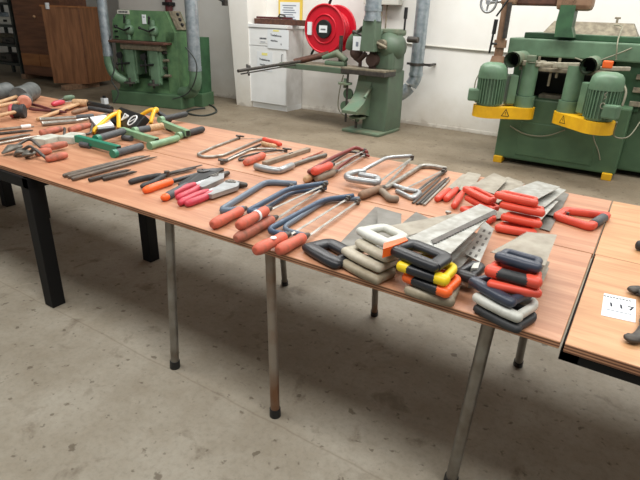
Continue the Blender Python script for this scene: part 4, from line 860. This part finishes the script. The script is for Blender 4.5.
# -- dark tapered files near the front edge
fl = [((64, 175.5), (144, 155)), ((68, 177), (150, 155)), ((72, 179), (157, 156)), ((89, 180), (131, 169)), ((103, 179), (137, 171))]
nm = ['longest dark round-ended file, farthest of five near the front table edge', 'dark file second from the back of the five near the front edge', 'dark file third from the back, reaching farthest right of the five', 'short dark file, left one of the two short files nearest the edge', 'shortest dark file, right one of the two short files nearest the edge']
for i, (a, b) in enumerate(fl):
    A, Bq = tb(a, .012), tb(b, .012); t = thing('file', nm[i], 'file', A-V((0, 0, .012)), heading(A, Bq), 'dark files near the front edge'); L = (Bq-A).length
    B().tube([(0, 0, .012), (.02, 0, .012), (L*.6, 0, .012), (L*.88, 0, .011), (L, 0, .008)], [.009, .0105, .009, .007, .002], 10, round_cap=.8 if i == 0 else .2).build('blade', 'iron' if i > 2 else 'file_st', t)

# -- green bar clamps
def zclamp(label, bar, g1, g2, foot, bm, m1, m2, sleeve=None):
    h = .032; A, Bq = tb(bar[0], h), tb(bar[1], h); t = thing('bar_clamp', label, 'clamp', A-V((0, 0, h)), heading(A, Bq), 'green bar clamps'); L = (Bq-A).length
    B().box((L/2, 0, h+.004), (L, .034, .042), None, .004).build('bar', bm, t)
    B().box((L+.001, 0, h+.004), (.004, .026, .033), None, .001).build('open_end', 'dark', t)
    for (p, q), m_, z, nm_ in ((g1, m1, .022, 'grip'), (g2, m2, .05, 'grip')):
        a, b = tb(p, z), tb(q, z); G = W(t).tube([a, a+(b-a)*.05, a+(b-a)*.95, b], [.018, .0215, .0215, .018], 16).build(nm_, m_, t)
        if sleeve and m_ is m2: W(t).tube([a+(b-a)*.5, a+(b-a)*.97], .0235, 16).build('cloth_wrap', sleeve, G)
        W(t).cyl(a+(b-a)*-.02, a+(b-a)*.1, .024, 14).build('collar', bm, t)
    f0 = tb(foot, .017); W(t).tube([f0-V((.03, 0, 0)), f0+V((.04, .01, 0))], .017, 14).build('foot', 'grey_rub', t)
    return t
zclamp('emerald green bar clamp with dark grips, nearest of the three clamps', ((77, 139), (119, 150)), ((113, 154), (142, 146)), ((96, 139), (124, 131)), (84, 145), 'clamp_g', 'grey_rub', 'grey_rub')
zclamp('pale green bar clamp with a cloth-wrapped grip, middle of the three clamps', ((122, 131), (157, 142)), ((150, 146), (178, 138)), ((134, 131), (163, 126)), (126, 138), 'clamp_l', 'clamp_l', 'grey_rub', 'wood')
zclamp('pale green bar clamp with dark grip at its right end, farthest of the three clamps', ((163, 124), (188, 134)), ((178, 136), (203, 129)), ((160, 120), (186, 114)), (170, 128), 'clamp_l', 'black_rub', 'black_rub')
# -- black and yellow lever tools
def lever_tool(label, apex, l1, l2, body, bar, mk):
    t = thing('lever_clamp', label, 'clamp', tb(apex), 0, 'black and yellow lever tools')
    ap = tb(apex, .085); o = W(t)
    for l in (l1, l2): p = tb(l, .016); o.tube(curve([ap, ap+(p-ap)*.35+V((0, 0, .02)), p+V((0, 0, .01)), p], 4), .0145, 10, round_cap=.6)
    o.ball(ap, .022); o.build('lever', 'amber', t)
    if body:
        a, b = tb(body[0], .06), tb(body[1], .05); d = (b-a); ang = heading(a, b); R = Mx.Rotation(ang, 4, 'Z') @ Mx.Rotation(.75, 4, 'X')
        bm_ = W(t); bm_.box((a+b)/2, (d.length, .13, .05), R, .01); Bd = bm_.build('body', 'black', t)
        for k, s in enumerate((.45, .75)):
            c = Mx.Translation(a+d*s) @ R; r_ = .04; n = 18 if k else 3
            ringp = [c @ V((r_*math.cos(2*PI*j/n+.4), r_*math.sin(2*PI*j/n+.4), .0265)) for j in range(n)]
            mm = W(t); mm.tube(ringp+ringp[:1], .006, 6); mm.tube([c @ V((-.02, -.02, .0265)), c @ V((.02, .02, .0265))], .005, 6); mm.build('white_emblem', 'white', Bd)
    a, b = tb(bar[0], .05), tb(bar[1], .03); W(t).tube([ap-V((0, 0, .005)), a, b] if mk else [a, b], .017, 14, round_cap=.4).build('shaft', 'black_rub', t)
    return t
lever_tool('black and yellow lever tool with white emblems on its black body', (119, 113), (94, 132), (119, 128), ((117, 115), (142, 126)), ((89, 108), (112, 112)), False)
lever_tool('yellow forked lever on a black round shaft behind the pale green clamps', (156, 110), (138, 119), (151, 123), None, ((159, 113), (170, 120)), True)
t = thing('steel_plate', 'bright white-faced plate with dark edge between the red-brown grips and yellow lever', 'plate', tb((100, 124)), .5)
P = [tb(p, .05) for p in ((90, 117), (106, 115), (114, 125), (98, 127))]; o = W(t); o.slab(P, .014); o.build('plate', 'paper', t); o = W(t); o.slab([p+((sum(P, V())/4)-p)*-.1-V((0, 0, .015)) for p in P], .03); o.build('frame', 'blk_plastic', t)

# -- red-gripped jointing trowels with pale blocks
def lgrip(label, g, rod, block, sz):
    h = .055; a, b = tb(g[0], h), tb(g[1], h); t = thing('brick_jointer', label, 'trowel', tb(block), heading(a, b), 'red-gripped tools with pale blocks')
    W(t).tube([a, a+(b-a)*.5, b], [.018, .022, .018], 14, round_cap=.4).build('grip', 'redbrown2', t)
    e = tb(rod, .02); W(t).tube(fillet([b, b+(b-a).normalized()*.03, e+V((0, 0, .012)), tb(block, .02)], .02), .008, 8).build('rod', 'steel_dk', t)
    c = tb(block, .022); W(t).box(c, (sz[0], sz[1], .044), heading(a, b)+.1, .006).build('block', 'light_box', t)
lgrip('red-brown gripped tool with pale block, nearer the left, by the bricklayer trowels', ((41, 133), (61, 129)), (64, 140), (48, 140), (.14, .1))
lgrip('red-brown gripped tool with pale block, by the emerald clamp end', ((70, 130), (89, 125)), (91, 135), (72, 138), (.14, .1))
# -- bricklayer trowels at left
def trowel(label, g, neck, tip, h=0):
    a, b = tb(g[0], h+.02), tb(g[1], h+.02); t = thing('brick_trowel', label, 'trowel', tb(tip), heading(tb(tip), b), 'trowels with red handles')
    W(t).tube([a, a+(b-a)*.25, a+(b-a)*.8, b], [.016, .02, .02, .016], 14, round_cap=.5).build('handle', 'redbrown2', t)
    n, p = tb(neck, h+.065), tb(tip, h+.006); W(t).tube(fillet([a, n, n+(p-n)*.5], .03), .0085, 8).build('shank', 'steel_dk', t)
    d = (p-n); d.z = 0; d.normalize(); s_ = V((-d.y, d.x, 0)); m0 = n+(p-n)*.4; m0.z = TOP+h+.03
    W(t).tube([m0, (m0+p)/2+V((0, 0, .01)), p], [.026, .044, .014], 10, flat=.4, round_cap=.5).build('blade', 'blade_d', t)
    return t
trowel('red-handled trowel farthest from the edge of the left-hand three', ((42, 148.5), (66, 144)), (30, 138), (3, 153), .01)
trowel('red-handled trowel with only a handle stub showing, middle of the left-hand three', ((36, 153), (50, 150.5)), (31, 145), (15, 155), .0)
trowel('red-handled trowel nearest the table edge of the left-hand three', ((47, 159), (66, 155)), (34, 148), (27, 157), .0)
# -- thin long tools at the left edge
for i, (a, b, m_) in enumerate((((-14, 131), (34, 126), 'steel'), ((-14, 135), (33, 130), 'steel_dk'), ((-14, 142), (30, 134), 'blade_d'), ((-14, 146), (40, 135.5), 'steel'))):
    A, Bq = tb(a, .01), tb(b, .01); t = thing('file', ['pale-tipped', 'second', 'third', 'nearest'][i] + ' of the four long thin rods at the left edge of the front table', 'file', A-V((0, 0, .01)), heading(A, Bq), 'thin rods at the left edge'); L = (Bq-A).length
    B().tube([(0, 0, .01), (L*.8, 0, .01), (L, 0, .008)], [.0085, .0085, .004], 8).build('shaft', m_, t)
    if i == 0: B().tube([(L*.72, 0, .012), (L*.93, 0, .012)], .0135, 10).build('white_sleeve', 'white', t)
# -- mallets and soft hammers
def mallet(label, head, faces, handle, r, hm='mallet', handle_m='wood', h=None, cat='mallet'):
    """head: two points of the head axis; faces: materials for the two ends"""
    h = h or r; a, b = tb(head[0], h), tb(head[1], h); t = thing('mallet', label, cat, (a+b)/2-V((0, 0, h)), heading(a, b)); d = (b-a).normalized()
    W(t).lathe(a, b, [(0, r*.93), (.06, r), (.3, r*.97), (.5, r*.86), (.7, r*.97), (.94, r), (1, r*.93)], 26).build('head', hm, t)
    for p, s, m_ in ((a, -1, faces[0]), (b, 1, faces[1])):
        if m_: W(t).lathe(p, p+d*(s*.028), [(0, r*.95), (.4, r*1.02), (.85, r*.9), (1, r*.6)], 24).build('face', m_, t)
    c = (a+b)/2; e = tb(handle, h*.9); W(t).tube([c, c+(e-c)*.25, c+(e-c)*.7, e], [.015, .0155, .017, .018], 12, flat=.85, round_cap=.4).build('handle', handle_m, t)
mallet('large black rubber mallet cut by the left edge of the photo', ((-8, 94), (9, 91)), (None, None), (-24, 104), .075)
mallet('large black rubber mallet with wooden handle, second from the left edge', ((19, 96.5), (32.5, 90.5)), (None, None), (-14, 107), .075)
mallet('soft-faced hammer with tan-pink face in front of the large mallet', ((24.5, 101.5), (26, 99.7)), ('face_pink', None), (-10, 108), .05, h=.062)
mallet('small soft-faced hammer with a red and a black face, nearest mallet', ((14, 111), (25, 111)), ('face_red', None), (-12, 118), .05, h=.05, hm='black_rub')
# -- dark long-handled pincers
plier('pincers', 'dark long-handled pincers with thin curved arms right of the mallets', 'pincers', [(30, 104), (30, 109)], (55, 111), [(68, 109.5), (66, 112.5)], .02, None, bm='maroon', r=.015, jr=.018)
t = thing('screwdriver', 'screwdriver with pink-red handle behind the pincers', 'screwdriver', tb((53, 107)), heading(tb((53, 107)), tb((66, 104))))
L = (tb((65, 104.5))-tb((53, 107))).length; B().tube([(0, 0, .022), (L*.2, 0, .022), (L*.8, 0, .022), (L, 0, .02)], [.015, .022, .02, .014], 14, round_cap=.5).build('handle', 'pink', t); B().cyl((L, 0, .02), (L*1.7, 0, .012), .006, 8).build('shaft', 'steel', t)
t = thing('screwdriver', 'screwdriver with grey-green handle at the far edge above the pink one', 'screwdriver', tb((74, 99.5)), heading(tb((74, 99.5)), tb((61, 101.5))))
L = (tb((64, 101))-tb((74, 99.5))).length; B().tube([(0, 0, .022), (L*.2, 0, .022), (L*.8, 0, .022), (L, 0, .02)], [.014, .022, .022, .012], 14, round_cap=.5).build('handle', 'green_grey', t); B().cyl((L, 0, .02), (L*1.8, 0, .008), .007, 8).build('shaft', 'steel_dk', t)
# wooden mallet hammer and handles
t = thing('hammer', 'hammer with small pale wooden head and long thin wooden handle', 'hammer', tb((38, 121.5)), heading(tb((38, 121.5)), tb((81, 107))))
L = (tb((81, 107))-tb((38, 121.5))).length; B().tube([(0, 0, .016), (L*.3, 0, .02), (L, 0, .03)], [.013, .014, .012], 12, round_cap=.4).build('handle', 'wood', t); B().lathe((L, -.06, .032), (L, .06, .032), [(0, .028), (.1, .032), (.9, .032), (1, .028)], 16).build('head', 'wood', t)
t = thing('chisel', 'wood-handled chisel lying right of the long thin wooden handle', 'chisel', tb((73, 115)), heading(tb((73, 115)), tb((92, 110))))
L = (tb((92, 110))-tb((73, 115))).length; B().tube([(0, 0, .018), (L*.2, 0, .018), (L*.8, 0, .018), (L, 0, .016)], [.013, .018, .018, .012], 14, round_cap=.5).build('handle', 'wood_dk', t); B().box((L*1.3, 0, .01), (L*.7, .02, .006), None, .001).build('blade', 'steel', t)
t = thing('chisel', 'tan wooden handled chisel between the pincers and the pale hammer', 'chisel', tb((62, 112)), heading(tb((62, 112)), tb((76, 107))))
L = (tb((76, 107))-tb((62, 112))).length; B().tube([(0, 0, .018), (L*.2, 0, .018), (L*.8, 0, .018), (L, 0, .016)], [.013, .018, .018, .012], 14, round_cap=.5).build('handle', 'wood', t); B().box((-.1, 0, .01), (.2, .02, .006), None, .001).build('blade', 'steel_dk', t)
t = thing('torque_bar', 'black-gripped bar with a bright knob, at the far edge left of the yellow lever', 'bar', tb((87, 106.5)), heading(tb((87, 106.5)), tb((112, 112))))
L = (tb((112, 112))-tb((87, 106.5))).length; B().tube([(0, 0, .024), (L*.1, 0, .024), (L*.9, 0, .024), (L, 0, .024)], [.018, .026, .026, .02], 14).build('grip', 'black', t); B().ball((-.02, 0, .024), .02, 12, 8).build('knob', 'alu', t)
for i, (a, b, c) in enumerate((((40, 120), (76, 117.5), (93, 116)), ((42, 124), (75, 121), (88, 119)))):
    A, Bq, Cq = tb(a, .016), tb(b, .016), tb(c, .018)
    t = thing('socket_spanner', ['long bright tube spanner with dark grip, farther of two', 'long bright tube spanner without grip, nearer of two'][i], 'spanner', A-V((0, 0, .016)), heading(A, Bq), 'bright tube spanners')
    W(t).tube([A, A+(Bq-A)*.04, Bq], [.02, .017, .014], 12).build('tube', 'steel', t); W(t).tube([Bq, Bq+(Cq-Bq)*.1, Cq], [.014, .02, .018] if i == 0 else [.014, .012, .011], 12, round_cap=.4).build('grip' if i == 0 else 'shank', 'grey_rub' if i == 0 else 'steel', t)
t = thing('pliers', 'small bright-jawed pliers behind the white-faced plate', 'pliers', tb((92, 120)), heading(tb((92, 120)), tb((108, 114))))
for s in (-1, 1): W(t).tube([tb((91, 120+s*1.2), .02), tb((99, 117+s*.6), .02), tb((107, 113.5), .02)], [.008, .01, .006], 8).build('arm', 'steel', t)

# -- right-hand end: numbered paper, wrench, yellow tool
P = [tb(p, .0012) for p in ((604, 293), (636, 299.5), (635.5, 322.5), (601, 315))]
t = thing('numbered_paper', 'white lot paper with number 117 lying on the yellower board', 'paper', tb((618, 307)), 0)
W(t).slab(P, .001).build('sheet', 'paper', t)
c = sum(P, V())/4; ux = (P[1]-P[0]).normalized(); uy = V((0, 0, 1)).cross(ux); w_, h_ = (P[1]-P[0]).length, (P[3]-P[0]).length
T_ = lambda dx, dy: ROOTM[t].inverted() @ Mrows(ux, uy, (0, 0, 1), c+ux*dx+uy*dy+V((0, 0, .0004)))
lettering('1 1 7', .034, 'ink', t, T_(.006, .004), 'lot_number')
k = B(); k.xf = Mx.Identity(4); q = W(t)
for i in range(9):
    p = c+ux*(-.034+.0085*i)+uy*(.056); q.box(p+V((0, 0, .0004)), (.006, .0055, .0003), math.atan2(ux.y, ux.x))
q.build('heading_mark', 'ink', t); q = W(t)
for i in range(6): p = c+ux*(-.03+.011*i)+uy*(-.032); q.box(p+V((0, 0, .0004)), (.009, .004, .0003), math.atan2(ux.y, ux.x))
q.build('footer_mark', 'ink_soft', t)
A = tb((650, 314), .014)
t = thing('wrench', 'large dark open-jawed wrench cut by the right edge beside the numbered paper', 'wrench', A-V((0, 0, .014)), 0)
o = W(t); jp = [tb(p, .014) for p in ((631, 290), (641, 290), (649, 302), (651, 316), (645, 330), (637, 338), (626, 337))]
o.tube(curve(jp, 4), [.014]+[.018]*10+[.024]*4+[.018]*9+[.012], 12, False, .55, round_cap=.5); o.build('jaw', 'iron', t)
o = W(t); o.tube([tb((650, 316), .014), tb((700, 330), .014)], .02, 12, flat=.7); o.build('shaft', 'iron', t)
A = tb((638, 245), .02)
t = thing('screwdriver', 'black and yellow grip poking in at the right edge on the rear board', 'screwdriver', A-V((0, 0, .02)), .1)
B().tube([(0, 0, .02), (.06, 0, .02)], [.018, .02], 14, round_cap=.5).build('grip', 'black_rub', t); B().tube([(.02, 0, .02), (.04, 0, .02)], .0215, 14).build('yellow_band', 'yellow', t); B().cyl((.06, 0, .02), (.2, 0, .014), .007, 8).build('shaft', 'steel', t)
t = thing('bolt', 'small bright bolt standing at the table seam above the large bright saw blade', 'bolt', tb((447, 221)), .4)
B().cyl((0, 0, 0), (0, 0, .035), .006, 10).build('shank', 'steel', t); B().cyl((0, 0, .035), (0, 0, .043), .013, 6).build('head', 'steel', t)
